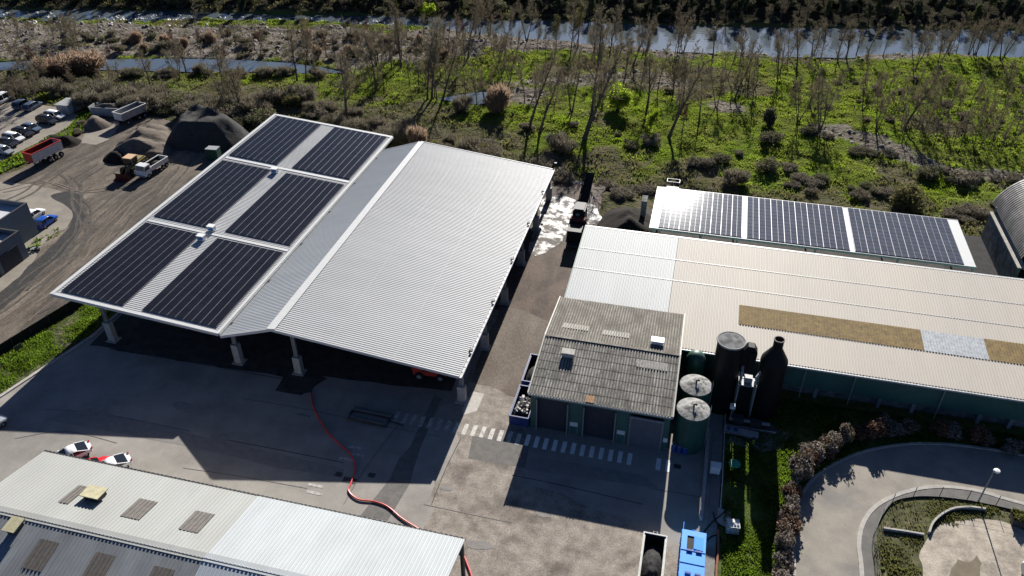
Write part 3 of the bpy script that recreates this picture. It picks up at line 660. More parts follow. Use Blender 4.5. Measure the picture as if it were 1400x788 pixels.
# ---- grey gable hall
H2 = bthing('gable_hall', 'open storage hall with a pale grey gable roof and white ridge beside the solar hall', 'hall', (-37.7, 91, 0))
xl, xr_, xe, zl, zrd, ze, ya, yb = -52.95, -45.7, -22.4, 5.62, 8.05, 5.53, 64.5, 118.5
b = MB(); b.corr((xl, ya, zl), (0, yb-ya, 0), (xr_-xl, 0, zrd-zl), .36, .045); b.build('roof', MT['roofg'], H2)
b = MB(); b.corr((xe, ya, ze), (0, yb-ya, 0), (xr_-xe, 0, zrd-ze), .36, .045); b.build('roof', MT['roofw'], H2)
b = MB(); s1 = (zrd-zl)/(xr_-xl); s2 = (zrd-ze)/(xr_-xe)
b.beam((xr_-.27, ya-.05, zrd-.27*s1+.09), (xr_-.27, yb+.05, zrd-.27*s1+.09), .5, .05); b.beam((xr_+.27, ya-.05, zrd+.27*s2+.09), (xr_+.27, yb+.05, zrd+.27*s2+.09), .56, .06)
b.build('ridge_cap', MT['trim'], H2)
for y in (ya-.06, yb+.06):
    b = MB(); b.beam((xl, y, zl-.1), (xr_, y, zrd-.1), .12, .38); b.beam((xr_, y, zrd-.1), (xe, y, ze-.1), .12, .38); b.build('fascia', MT['trim'], H2)
b = MB(); b.extrude_y([(xe-.02, ze-.25), (xe+.42, ze-.25), (xe+.42, ze+.02), (xe+.36, ze+.02), (xe+.36, ze-.19), (xe+.04, ze-.19), (xe+.04, ze+.02), (xe-.02, ze+.02)], ya-.05, yb+.05)
for k in range(56): b.bb(xe+.0, xe+.42, ya+.3+k*.97, ya+.36+k*.97, ze-.0, ze+.03)
o = b.build('gutter', MT['trim'], H2)
for k in range(6): g = MB(); g.bb(xe-.12, xe+.3, 69+k*10.3, 69.4+k*10.3, ze+.03, ze+.2); g.build('gutter_outlet', MT['dark'], o)
b = MB(); b.beam((xl+.15, ya, zl-.05), (xl+.15, yb, zl-.05), .2, .16)
o = b.build('gutter', MT['gutter'], H2)
for k in range(6): g = MB(); g.box((xl+.1, 67+k*9.6, zl+.12), (.35, .35, .14)); g.build('gutter_outlet', MT['dark'], o)
g = MB()
for x in (-38.2, -30.4): z = zrd+(x-xr_)*s2; g.bb(x-.035, x+.035, ya+.2, yb-.3, z+.03, z+.052)
g.build('sheet_lap', MT['roofg'], H2)
for k in range(6):
    y = 66.3 + 10.3*k
    column(H2, -52.6, y, zl-.1, 3.0, .9, .8); column(H2, -22.75, y, ze-.1, 2.4)
    if k in (0, 5): column(H2, -44.2, y, 7.6, 2.6)
    g = MB(); g.beam((xl+.3, y, zl-.25), (xr_, y, zrd-.38), .2, .5); g.beam((xr_, y, zrd-.38), (xe-.1, y, ze-.28), .2, .5); g.build('rafter', MT['steel'], H2)
g = MB(); g.bb(-52, -25, 117.4, 117.8, .02, 3.6); g.build('unseen_push_wall', MT['conc'], H2)  # unseen back wall, added to darken the interior
# ---- long processing hall, right
H3 = bthing('processing_hall', 'long green-walled hall under a cream and pale grey sheet roof with a brown rooflight strip', 'hall', (20, 88, 0))
yf, zf_, yk, zk, x0, x1 = 76.7, 4.80, 99.0, 6.9, -13.45, 78
zh = lambda y: zf_ + (y-yf)*(zk-zf_)/(yk-yf)
def roofpart(nm, xa, xb, ya, yb, mt, up=0., pitch=.34, par=H3):
    g = MB(); g.corr((xa, ya, zh(ya)+up), (xb-xa, 0, 0), (0, yb-ya, zh(yb)-zh(ya)), pitch, .04, groove=(3,)); return g.build(nm, mt, par, mats=[mt, MT['groove2'] if up == 0 else MT['groove']])
roofpart('grey_roof_sheets', x0, -.02, yf, yk, MT['hall_w']); roofpart('cream_roof_sheets', .02, x1, yf, yk, MT['hall_b'])
X2, X3 = at(1262, 468, 5.6).x, at(1350, 480, 5.6).x
roofpart('rooflight', 8.75, X2, 82.4, 86.1, MT['rooflight'], .05); roofpart('rooflight', X2+.02, X3, 82.4, 86.1, MT['rooflight2'], .05); roofpart('rooflight', X3+.02, 60, 82.4, 86.1, MT['rooflight'], .05)
g = MB()
for y in (89.3, 93.8): g.beam((x0, y, zh(y)+.046), (x1, y, zh(y)+.046), .09, .012)
g.build('sheet_lap', MT['gutter'], H3)
g = MB(); g.bb(x0-.1, x1, yk-.05, yk+.3, zk-.2, zk+.03); g.bb(x0-.1, x1, yf-.28, yf-.0, zf_-.24, zf_-.03); g.build('gutter', MT['gutter'], H3)
g = MB(); g.beam((x0-.06, yf, zf_-.05), (x0-.06, yk, zk-.05), .14, .3); g.build('verge_trim', MT['green'], H3)
g = MB(); g.bb(x0, x1, yf+.3, yf+.45, 1.35, zf_-.05); g.build('front_wall', MT['green'], H3)
g = MB(); g.bb(x0, x1, yf+.9, yf+1.0, -.05, 1.5); g.build('plinth_wall', MT['block'], H3)
g = MB(); g.prism([(x0, yf+.46), (x0+.15, yf+.46), (x0+.15, yk-.2), (x0, yk-.2)], -.05, 4.7); g.bb(x0, x1, yk-.2, yk-.05, -.05, 6.6); g.build('rear_wall', MT['green'], H3)
for px, py in ((1091.4,535.3),(1157,547.4),(1275.3,567.4)):
    q = at(px, py); g = MB(); g.tube([(q.x, yf-.05, 0), (q.x, yf-.05, zf_-.35), (q.x+.0, yf-.15, zf_-.2)], .075); g.build('downpipe', MT['galv'], H3)
for px in (1113, 1199, 1245, 1335, 1378):
    q = at(px, 500+ (px-1090)*.165+38); g = MB(); g.bb(q.x-.2, q.x+.2, yf+.25, yf+.75, -.05, 1.4); g.build('pier', MT['steel'], H3)
# ---- annex with shutters
H4 = bthing('annex', 'small green annex with three shutter bays under a mottled fibre cement gable roof', 'building', (-6, 73, 0))
ax0, ax1, fy, fz, ry, rz_, by, bz = -13.97, 2.0, 63.6, 5.56, 72.7, 6.75, 82.4, 5.62
def tiers(nm, ya, za_, yb, zb_, n_, mt, pitch):
    g = MB()
    for i in range(n_):
        t0, t1 = i/n_, (i+1)/n_
        y0, y1 = ya+(yb-ya)*t0, ya+(yb-ya)*min(1, t1+.02); z0, z1 = za_+(zb_-za_)*t0+.02, za_+(zb_-za_)*min(1, t1+.02)-.005
        g.corr((ax0, y0, z0), (ax1-ax0, 0, 0), (0, y1-y0, z1-z0), pitch, .07, .12, .05, groove=(0,))
    return g.build(nm, mt, H4, mats=[mt, MT['groove']])
tiers('roof', fy, fz, ry-.12, rz_, 7, MT['fibro_b'], .33); tiers('roof', by, bz, ry+.12, rz_+.02, 2, MT['fibro'], .33)
g = MB(); g.beam((ax0, ry+.04, rz_+.12), (ax1, ry+.04, rz_+.12), .34, .06); g.build('ridge_cap', MT['fibro'], H4)
g = MB()
for x in (ax0-.05, ax1+.05):
    g.beam((x, fy-.02, fz+.0), (x, ry, rz_+.02), .16, .3); g.beam((x, ry, rz_+.02), (x, by+.02, bz+.02), .16, .3)
g.bb(ax0, ax1, fy-.1, fy-.02, fz-.22, fz+.02)
g.build('bargeboard', M('cream_trim', (.46,.45,.40), .7, var=.15), H4)
zs = lambda y: (fz+(y-fy)*(rz_-fz)/(ry-fy)) if y < ry else (bz+(by-y)*(rz_-bz)/(by-ry))
def roofbit(nm, xa, xb, ya, yb, mt, up=.07):
    g = MB(); g.corr((xa, ya, zs(ya)+up), (xb-xa, 0, 0), (0, yb-ya, zs(yb)-zs(ya)), .33, .07, .12, .05); g.build(nm, mt, H4)
for px, py, wd in ((787,449,3.2),(842,459,3.2)): q = at(px, py, 6.3); roofbit('rooflight', q.x-wd/2, q.x+wd/2, q.y-.55, q.y+.55, MT['fibro_l'])
q = at(892, 502, 6.3); roofbit('rooflight', q.x-1.9, q.x+1.7, q.y-.6, q.y+.6, MT['fibro_l'])
q = at(807, 544, 5.8); roofbit('rusty_patch', q.x-.5, q.x+.5, fy+.05, fy+1.0, MT['rust'], .08)
for px, py in ((899,467),(777,482)):
    q = at(px, py, 6.9); z = zs(q.y); g = MB(); g.box((q.x, q.y, z+.62), (1.55, 1.0, .12)); g.box((q.x, q.y, z+.3), (1.35, .8, .6)); g.build('roof_vent', MT['sign'] if px > 800 else MT['fibro_l'], H4)
wy = fy+.35; dx = [(at(734.5,585).x, at(774,592).x), (at(797,596).x, at(837.5,604).x), (-2.35, 1.1)]
wx0, wx1 = ax0+.2, ax1-.15
g = MB(); e = wx0
for a, c in dx: g.bb(e, a, wy, wy+.25, -.05, fz-.1); e = c
g.bb(e, wx1, wy, wy+.25, -.05, fz-.1)
for a, c in dx: g.bb(a, c, wy+.01, wy+.24, 4.75, fz-.1)
g.bb(wx0, wx0+.2, wy+.26, by-.3, -.05, 5.4); g.bb(wx1-.2, wx1, wy+.26, by-.3, -.05, 5.4); g.build('wall', MT['green'], H4)
for k, (a, c) in enumerate(dx):
    g = MB(); zt_ = 4.74
    yy = wy+.18 if k < 2 else wy-.25
    n_ = 20
    for i in range(n_): g.bb(a+.02, c-.02, yy, yy+.05+.012*(i % 2), zt_*i/n_ if k < 2 else 4.45*i/n_, (zt_ if k < 2 else 4.45)*(i+1)/n_)
    o = g.build('shutter', MT['doord'] if k < 2 else MT['door'], H4)
    for x in (a-.07, c+.07): g = MB(); g.bb(x-.07, x+.07, wy-.28, wy-.002, 0.01, 4.7); g.build('door_jamb', MT['steel'], o)
    if k == 2: g = MB(); g.bb(a-.14, c+.14, wy-.45, wy-.29, 4.5, 4.74); g.build('door_head', MT['steel'], o)
for px, py in ((783,586),(848,596),(909,607)):
    q = at(px, py, 1.6); g = MB(); g.bb(q.x-.45 if px < 900 else q.x-.25, q.x+.45 if px < 900 else q.x+.25, wy-.06, wy-.005, 1.35, 1.95); g.build('sign', MT['sign'], H4)
    for s_ in (-.46, .46):
        if px < 900: g = MB(); g.bb(q.x+s_-.04, q.x+s_+.04, wy-.12, wy-.01, .01, 1.34); g.build('guard_post', MT['steel'], H4)
# ---- solar canopy behind the long hall
H5 = bthing('solar_canopy', 'long flat white canopy carrying three grey solar arrays behind the cream hall', 'canopy', (18, 110, 0))
zc = 5.6; cx0, cx1, cyf, cyb = at(888,311,zc).x-.05, at(1336,362,zc).x-.1, at(1110,336,zc).y, at(1100,278,zc).y
g = MB(); g.extrude_x([(cyf, zc-.25), (cyb, zc-.0), (cyb, zc-.12), (cyf, zc-.37)], cx0, cx1); g.bb(cx0-.04, cx1+.04, cyf-.08, cyf-.003, zc-.55, zc-.2); g.bb(cx0-.04, cx1+.04, cyb+.003, cyb+.08, zc-.35, zc+.04); g.build('roof', MT['trim'], H5)
xs1, xs2, xs3, xs4 = cx0+1.3, at(1018,300,zc).x, at(1160,310,zc).x, cx1-1.55
nr = 12; rl = (cyb-cyf-.35)/nr
for a, c in ((xs1, xs2-.35), (xs2+.35, xs3-.35), (xs3+.35, xs4)):
    nc = 8; pv(H5, 'solar_array', (a, cyf+.2, zc-.25), (1,0,0), (0,cyb-cyf,.25), nc, nr, (c-a)/nc, rl, .07, .09, MT['pv_sheen'], MT['alu'], True, .06)
g = MB(); g.bb(cx0+.5, cx1-.5, cyf+.4, cyf+.6, zc-.75, zc-.38); g.bb(cx0+.5, cx1-.5, cyb-.6, cyb-.4, zc-.55, zc-.16); g.build('beam', MT['trim'], H5)
for px in (889, 956, 1006, 1113, 1222, 1334):
    q = at(px, 350, 4); x = min(max(q.x, cx0+.15), cx1-.2)
    g = MB(); g.bb(x-.13, x+.13, cyf+.1, cyf+.36, -.05, zc-.38); g.build('post', MT['trim'], H5)
    g = MB(); g.bb(x-.13, x+.13, cyb-.38, cyb-.12, -.05, zc-.14); g.build('post', MT['trim'], H5)
g = MB(); xg = at(920, 255, zc).x
for x in (xg-1, xg, xg+1): g.beam((x, cyb+.05, zc-.3), (x, cyb+.05, zc+1.1), .06); g.beam((x, cyb+1.2, zc-.3), (x, cyb+1.2, zc+1.1), .06)
for z in (zc+.55, zc+1.1):
    g.beam((xg-1, cyb+1.2, z), (xg+1, cyb+1.2, z), .06); g.beam((xg-1, cyb+.05, z), (xg-1, cyb+1.2, z), .06); g.beam((xg+1, cyb+.05, z), (xg+1, cyb+1.2, z), .06)
g.bb(xg-1, xg+1, cyb+.1, cyb+1.2, zc-.35, zc-.28); g.build('guard_rail', MT['steel'], H5)
# ---- vaulted store at the right edge
H6 = bthing('vaulted_store', 'vaulted store with a ribbed brown sheet barrel roof on a dark block wall', 'building', (55, 115, 0))
qx = 46.9; Rv = 8.2; vx = qx+.9+Rv*.93
g = MB(); n_ = 22; th = [PI*.93 - (PI*.86)*i/n_ for i in range(n_+1)]
ys = [107.6 + .55*i for i in range(32)]
prv = None
for j in range(31):
    for s_ in (0, 1):
        y = ys[j] + s_*.48; rr = Rv + (.09 if s_ == 0 else 0)
        ring = [g.vert((vx+rr*math.cos(t), y, 3.55+rr*math.sin(t)*.92)) for t in th]
        if prv: 
            for i in range(n_): g.face((prv[i], prv[i+1], ring[i+1], ring[i]))
        prv = ring
g.build('vault_roof', MT['vault'], H6)
g = MB(); g.bb(qx, qx+.4, 106.3, 122.5, -.05, 4.3); g.bb(2*vx-qx-.4, 2*vx-qx, 106.3, 122.5, -.05, 4.3); g.bb(qx+.41, 2*vx-qx-.41, 122, 122.4, -.05, 5.5); g.build('block_wall', MT['block'], H6)
g = MB(); g.bb(qx-.1, qx+.42, 106.2, 122.6, 4.303, 4.5); g.bb(qx+.62, qx+1.0, 106.2, 122.6, 4.3, 4.56); g.build('coping', M('lichen_concrete', (.36,.34,.30), .9, var=.25), H6)
sheet('dark_apron', [(39,99.2),(75,99.2),(75,125),(42,122),(40,119)], .0, MT['heap'])
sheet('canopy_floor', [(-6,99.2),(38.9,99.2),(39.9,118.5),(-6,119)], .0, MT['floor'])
# ---- workshop, bottom left
H7 = bthing('workshop', 'long low workshop with aged beige and new white gable roof in the foreground', 'building', (-38, 34, 0))
wx0, wj, wx1, ye, yr, yn, ze_, zr_ = -60.1, -35.9, -15.1, 42.8, 34.2, 25.6, 6.0, 8.0
for a, c, m1, m2 in ((wx0, wj-.01, 'old', 'old_shade'), (wj+.01, wx1, 'neww', 'new_shade')):
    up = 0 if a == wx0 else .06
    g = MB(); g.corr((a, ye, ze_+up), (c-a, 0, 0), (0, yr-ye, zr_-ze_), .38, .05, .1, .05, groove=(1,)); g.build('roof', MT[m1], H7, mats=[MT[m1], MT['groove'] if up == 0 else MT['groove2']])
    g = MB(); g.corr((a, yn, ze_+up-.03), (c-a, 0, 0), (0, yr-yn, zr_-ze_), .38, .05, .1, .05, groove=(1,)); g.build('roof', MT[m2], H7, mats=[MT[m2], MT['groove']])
    g = MB(); g.beam((a, yr+.24, zr_+up+.0), (c, yr+.24, zr_+up+.0), .56, .05); g.beam((a, yr-.15, zr_+up-.035), (c, yr-.15, zr_+up-.035), .3, .03); g.build('ridge_cap', MT['old'] if a == wx0 else MT['neww'], H7)
g = MB(); g.bb(wx0, wx1, ye+.02, ye+.2, ze_-.22, ze_+.0)
for k in range(90): g.bb(wx0+k*.5, wx0+k*.5+.22, ye+.2, ye+.22, ze_-.05, ze_+.02)
g.build('gutter', MT['dark'], H7)
g = MB(); g.bb(wx0+.2, wj, ye-.5, ye-.3, -.05, 5.8); g.bb(wx0+.2, wx0+.4, yn+.4, ye-.51, -.05, 5.8); g.bb(wj-.2, wj, yn+.4, ye-.51, -.05, 5.8); g.bb(wx0+.2, wj, yn+.2, yn+.39, -.05, 5.8); g.build('wall', MT['slab'], H7)
for x in (wx1-.25, -22, -29):
    for y in (ye-.35, yr, yn+.4):
        g = MB(); zt_ = 5.6 if y != yr else 7.6; g.bb(x-.16, x-.1, y-.16, y+.16, 0, zt_); g.bb(x+.1, x+.16, y-.16, y+.16, 0, zt_); g.bb(x-.1, x+.1, y-.05, y+.05, 0, zt_); g.build('post', MT['dark'], H7)
zw = lambda y: ze_+(ye-y)*(zr_-ze_)/(ye-yr) if y > yr else ze_-.03+(y-yn)*(zr_-ze_)/(yr-yn)
def wbit(x, y, wd, ln):
    g = MB(); g.corr((x-wd/2, y-ln/2, zw(y-ln/2)+.06), (wd, 0, 0), (0, ln, zw(y+ln/2)-zw(y-ln/2)), .38, .05, .1); g.build('rooflight', MT['brownp'], H7)
for x, y, wd in ((-52.3,38.0,1.05),(-45.2,38.0,2.0),(-39.2,38.0,2.0),(-50.3,31.4,2.0),(-44.6,31.4,2.0),(-38.8,31.4,2.0)): wbit(x, y, wd, 2.6)
for x, y, wd in ((-50.1,38.3,2.0),(-54.1,33.0,1.3),(-43.4,29.6,2.2)):
    z = zw(y); g = MB(); g.box((x, y, z+.72), (wd, 1.5, .1), 0, Matrix.Rotation(-.12 if y > yr else .12, 3, 'X')); g.box((x, y, z+.71), (.08, 1.52, .13), 0, Matrix.Rotation(-.12 if y > yr else .12, 3, 'X'))
    o = g.build('roof_vent', MT['yel'], H7); g = MB(); g.box((x, y, z+.32), (wd-.4, 1.1, .62)); g.build('vent_base', MT['dark'], o)
# ---- slate blue building, left
H8 = bthing('blue_workshop', 'slate blue flat-roofed workshop of two blocks with dark garage doors', 'building', (-104, 75, 0))
def block(x0, x1, y0, y1, z):
    g = MB(); t = .28
    for a in ((x0, x1, y0, y0+t), (x0, x1, y1-t, y1), (x0, x0+t, y0+t, y1-t), (x1-t, x1, y0+t, y1-t)): g.bb(*a, -.05, z)
    g.build('wall', MT['bluewall'], H8)
    g = MB()
    for a in ((x0-.05, x1+.05, y0-.05, y0+t), (x0-.05, x1+.05, y1-t, y1+.05), (x0-.05, x0+t, y0+t, y1-t), (x1-t, x1+.05, y0+t, y1-t)): g.bb(*a, z+.003, z+.09)
    g.build('parapet_cap', MT['dark'], H8)
    g = MB(); g.bb(x0+t, x1-t, y0+t, y1-t, z-.85, z-.75); g.build('roof', MT['flat'], H8)
block(-122, -100.6, 62, 87.3, 5.5); block(-100.55, -97.1, 55, 81.1, 4.5)
for y0, y1 in ((76.2, 79.8), (71.4, 75.4), (66.6, 70.6)):
    g = MB()
    for i in range(12): g.bb(-97.09, -97.03+.012*(i % 2), y0, y1, .02+i*.24, .02+(i+1)*.24)
    g.build('garage_door', MT['doord'], H8)
# ================================================================== vehicles
def wheel(t, x, y, r, wd, z=None, name='wheel'):
    g = MB(); z = r if z is None else z; s = 1 if y > 0 else -1
    n_ = 16
    pts = [(r*.62, -wd/2), (r*.94, -wd/2), (r, -wd*.35), (r, wd*.35), (r*.94, wd/2), (r*.62, wd/2)]
    rings = [[g.vert((x+a*math.cos(2*PI*k/n_), y+o, z+a*math.sin(2*PI*k/n_))) for k in range(n_)] for a, o in pts]
    for A, B in zip(rings, rings[1:]):
        for k in range(n_): g.face((A[k], A[(k+1) % n_], B[(k+1) % n_], B[k]))
    g.face(rings[0][::-1]); g.face(rings[-1])
    o = g.build(name, MT['rubber'], t)
    g = MB(); g.tube([(x, y+s*wd*.3, z), (x, y+s*wd*.52, z)], [r*.6, r*.5], 12); g.build('rim', MT['rim'], o)
def loft(g, secs):
    """secs: list of rings (equal length) of points"""
    rs = [[g.vert(p) for p in s] for s in secs]; n_ = len(rs[0])
    for a, b in zip(rs, rs[1:]):
        for k in range(n_): g.face((a[k], a[(k+1) % n_], b[(k+1) % n_], b[k]))
    g.face(rs[0][::-1]); g.face(rs[-1])
def make_car(label, paint, loc, rz, group=None, kind='hatch', cat='car'):
    t = thing('parked_car' if cat == 'car' else 'parked_van', label, cat, loc, rz, group)
    L, Wd, Hh = dict(hatch=(4.2,1.78,1.5), estate=(4.6,1.82,1.52), sport=(4.5,1.88,1.32), van=(5.2,1.95,2.0), suv=(4.5,1.85,1.68))[kind]
    h = L/2; w_ = Wd/2; belt = .92 if kind != 'van' else 1.15; hood = .9 if kind != 'sport' else .8
    belt = min(belt, hood+.05)
    prof = [(-h, .42, .72, .66), (-h+.14, .3, belt-.12, .86), (-h+.7, .24, belt, .99), (-.4, .22, belt, 1.0), (.55, .22, belt, 1.0), (h-1.25, .22, belt-.02, .99), (h-.45, .25, hood-.1, .95), (h-.1, .3, hood-.24, .86), (h, .4, .6, .76)]
    secs = []
    for x, z0, z1, k in prof:
        y = w_*k; secs.append([(x,-y*.86,z0), (x,y*.86,z0), (x,y,z0+.18), (x,y,z1-.14), (x,y*.90,z1), (x,0,z1+.03), (x,-y*.90,z1), (x,-y,z1-.14), (x,-y,z0+.18)])
    g = MB(); loft(g, secs)
    o = g.build('body', paint, t, True)
    try: o.data.set_sharp_from_angle(angle=R(40))
    except Exception: pass
    rear = -h+.18 if kind in ('hatch','estate','suv','van') else -h+.75
    rearT = -h+.55 if kind in ('hatch','suv') else (-h+.4 if kind in ('estate','van') else -h+1.35)
    wf, wfT = (h-1.05, h-1.75) if kind != 'van' else (h-.55, h-1.15)
    if kind == 'sport': wf, wfT, rear, rearT = h-1.15, h-2.0, -h+.45, -h+1.5
    gl = [(rear, belt-.02, belt+.02, .9), (rearT, belt-.02, Hh-.1, .80), (rearT+.4, belt-.02, Hh-.04, .78), (wfT-.3, belt-.02, Hh-.04, .76), (wfT, belt-.02, Hh-.1, .75), (wf, belt-.02, belt+.0, .86)]
    g = MB(); loft(g, [[(x,-w_*.93,z0), (x,w_*.93,z0), (x,w_*k,z1), (x,0,z1+.02), (x,-w_*k,z1)] for x, z0, z1, k in gl]); g.build('windows', MT['glass'], t)
    g = MB(); loft(g, [[(x,-w_*k,z-.05), (x,w_*k,z-.05), (x,w_*k*.96,z+.02), (x,0,z+.04), (x,-w_*k*.96,z+.02)] for x, z, k in ((rearT-.02,Hh-.1,.81), (rearT+.4,Hh-.03,.80), (wfT-.3,Hh-.03,.78), (wfT+.03,Hh-.1,.77))]); g.build('roof', paint, t, True)
    g = MB()
    for s in (-1, 1):
        for xx, zz in ((wfT, Hh-.06), ((wfT+rearT)/2, Hh-.03), (rearT, Hh-.06)):
            xb = xx + (wf-wfT if xx == wfT else (rear-rearT if xx == rearT else 0)); g.beam((xb, s*w_*.94, belt), (xx, s*w_*.795, zz), .07)
    g.build('pillars', paint, t)
    for sx in (h-.85, -h+.85):
        for sy in (-1, 1): wheel(t, sx, sy*(w_-.12), .33, .22)
    for s in (-1, 1):
        g = MB(); g.box((h-.14, s*w_*.62, .56), (.2, .34, .12)); g.build('headlight', MT['lampw'], t)
        g = MB(); g.box((-h+.06, s*w_*.66, .78), (.12, .28, .16)); g.build('tail_light', MT['lampr'], t)
        g = MB(); g.box((wf-.25, s*(w_+.09), belt+.06), (.12, .2, .14)); g.build('wing_mirror', paint, t)
    return t
def hd(p, q):
    a, b = at(*p), at(*q); return math.atan2(b.y-a.y, b.x-a.x)
hr = hd((5.8, 191), (32, 196))
CARS = [((6,207), 'silver car at the near end of the row, cut by the picture edge', 'cars', 'hatch'),
        ((12,196.5), 'black car between the cut-off silver car and the white estate in the row', 'card', 'hatch'),
        ((20,189), 'white estate car in the middle of the row by the grass bank', 'carw', 'estate'),
        ((33,182), 'dark saloon car just beyond the white estate in the row by the grass bank', 'card', 'estate'),
        ((44,176), 'dark hatchback with pale nose, fourth from the hedge end of the row', 'carsb', 'hatch'),
        ((65,165.5), 'large black car parked next to the white car at the far end of the row', 'card', 'suv'),
        ((76,158.5), 'white saloon car at the hedge end of the row by the grass bank', 'carw', 'estate')]
CARS[4] = (CARS[4][0], 'steel blue hatchback between the dark saloon and the large black car', 'carsb', 'hatch')
for (px, py), lb, pt, kd in CARS: make_car(lb, MT[pt], at(px, py+3), hr, 'cars parked in the row by the grass bank', kd)
h2 = hd((22,150), (42,139))
make_car('left steel blue car of the pair at the far car park edge', MT['carsb'], at(31.5,146.5), h2, 'pair of cars at the far edge of the car park', 'suv')
make_car('right steel blue car of the pair at the far car park edge', MT['carsb'], at(45.5,148.5), h2, 'pair of cars at the far edge of the car park', 'estate')
make_car('white van at the far corner of the car park, cut by the picture edge', MT['carw'], at(4,140), h2, None, 'van', 'van')
hb = hd((52,312), (76,295))
make_car('bright blue hatchback parked beside the slate blue workshop', MT['carb'], at(64,307), hb, None, 'hatch')
make_car('white car half hidden behind the slate blue workshop', MT['carw'], at(47,298), hb, None, 'hatch')
hw = hd((75,630), (115,612))
make_car('white coupe nearest the left end of the foreground workshop', MT['carw'], at(98,627), hw+PI, None, 'sport')
make_car('white coupe to the right of the small red car behind the workshop', MT['carw'], at(152,644), hw+PI, None, 'sport')
make_car('small red car between the two white coupes behind the workshop', MT['carr'], at(126,646), hw, None, 'hatch')
make_car('silver car at the left picture edge beside the shaded yard', MT['cars'], at(-14,590), hd((0,590),(20,575)), None, 'hatch')
# ---- tipping trailers and trucks
def tub(t, x0, x1, wd, z0, z1, mo, mi, mr, thick=.08, flare=.12):
    w0, w1 = wd/2-flare, wd/2
    g = MB()
    for s in (-1, 1):
        a = [(x0, s*w0, z0), (x1, s*w0, z0), (x1, s*w1, z1), (x0, s*w1, z1)]; c = [(x, y-s*thick, z) for x, y, z in a]
        k = len(g.v); g.v += a + c
        for f in ((0,1,2,3),(7,6,5,4),(0,4,5,1),(1,5,6,2),(2,6,7,3),(3,7,4,0)): g.face([k+i for i in (f if s < 0 else f[::-1])])
    g.bb(x0, x1, -w0, w0, z0-.06, z0)
    n_ = max(3, int((x1-x0)/1.1))
    for i in range(1, n_):
        x = x0+(x1-x0)*i/n_
        for s in (-1, 1): g.beam((x, s*(w0+.03), z0), (x, s*(w1+.03), z1), .08)
    o = g.build('tub', mo, t)
    g = MB(); g.bb(x0+.02, x1-.02, -w0+thick+.01, w0-thick-.01, z0+.003, z0+.03)
    for s in (-1, 1): g.poly([(x0+.02, s*(w0-thick-.012), z0+.03), (x1-.02, s*(w0-thick-.012), z0+.03), (x1-.02, s*(w1-thick-.012), z1-.03), (x0+.02, s*(w1-thick-.012), z1-.03)][::1 if s > 0 else -1])
    g.build('lining', mi, o)
    g = MB()
    for s in (-1, 1): g.bb(x0-.05, x1+.05, s*w1-s*.06-.09, s*w1-s*.06+.09, z1+.003, z1+.13)
    g.bb(x0-.05, x0+.1, -w1+.16, w1-.16, z1+.003, z1+.13); g.bb(x1-.1, x1+.05, -w1+.16, w1-.16, z1+.003, z1+.13)
    g.build('rim_rail', mr, o)
    g = MB(); g.poly([(x0+.0,-w0+.02,z0),(x0+.0,w0-.02,z0),(x0,w1-.02,z1),(x0,-w1+.02,z1)]); g.poly([(x0+.07,w0-.02,z0),(x0+.07,-w0+.02,z0),(x0+.07,-w1+.02,z1),(x0+.07,w1-.02,z1)]); g.build('tailgate', mr, t)
    g = MB(); g.poly([(x1,w0-.02,z0),(x1,-w0+.02,z0),(x1,-w1+.02,z1),(x1,w1-.02,z1)]); g.poly([(x1-.07,-w0+.02,z0),(x1-.07,w0-.02,z0),(x1-.07,w1-.02,z1),(x1-.07,-w1+.02,z1)]); g.build('headboard', mo, t)
    return o
a, c = at(44, 231), at(84, 211); rz = math.atan2(c.y-a.y, c.x-a.x); L = (c-a).length
t = thing('tipper_trailer', 'white three-axle tipping trailer with red rim standing on the gravel yard', 'trailer', ((a.x+c.x)/2, (a.y+c.y)/2, .01), rz)
tub(t, -L/2, L/2, 2.5, 1.35, 3.0, MT['trw'], MT['redin'], MT['redp'])
g = MB(); g.bb(-L/2+.3, L/2-.2, -.45, -.3, 1.0, 1.28); g.bb(-L/2+.3, L/2-.2, .3, .45, 1.0, 1.28); g.bb(-L/2+1, L/2-1, -.29, .29, 1.05, 1.15); g.build('chassis', MT['dark'], t)
for x in (L/2-.8, L/2-2.1, L/2-3.4):
    for s in (-1, 1): wheel(t, x, s*1.05, .52, .36)
for s in (-1, 1): g = MB(); g.bb(-L/2+1.3, -L/2+1.5, s*.8-.1, s*.8+.1, 0, 1.3); g.build('landing_leg', MT['dark'], t)
g = MB(); g.beam((-L/2-.6, 0, 1.25), (-L/2+.4, 0, 1.2), .5, .16); g.build('coupling', MT['redp'], t)
a, c = at(166, 172), at(197, 158); rz = math.atan2(c.y-a.y, c.x-a.x); L = (c-a).length+.5
t = thing('tipper_trailer', 'empty pale grey tipping trailer backed up to the large gravel heap', 'trailer', ((a.x+c.x)/2, (a.y+c.y)/2, .01), rz)
tub(t, -L/2, L/2, 2.6, 1.3, 2.7, MT['trg'], MT['steel'], MT['trw'])
g = MB(); g.bb(-L/2+.3, L/2-.2, -.45, -.3, .95, 1.22); g.bb(-L/2+.3, L/2-.2, .3, .45, .95, 1.22); g.bb(-L/2+1, L/2-1, -.29, .29, 1.0, 1.1); g.build('chassis', MT['dark'], t)
for x in (L/2-.9, L/2-2.3, -L/2+1.2):
    for s in (-1, 1): wheel(t, x, s*1.05, .5, .36)
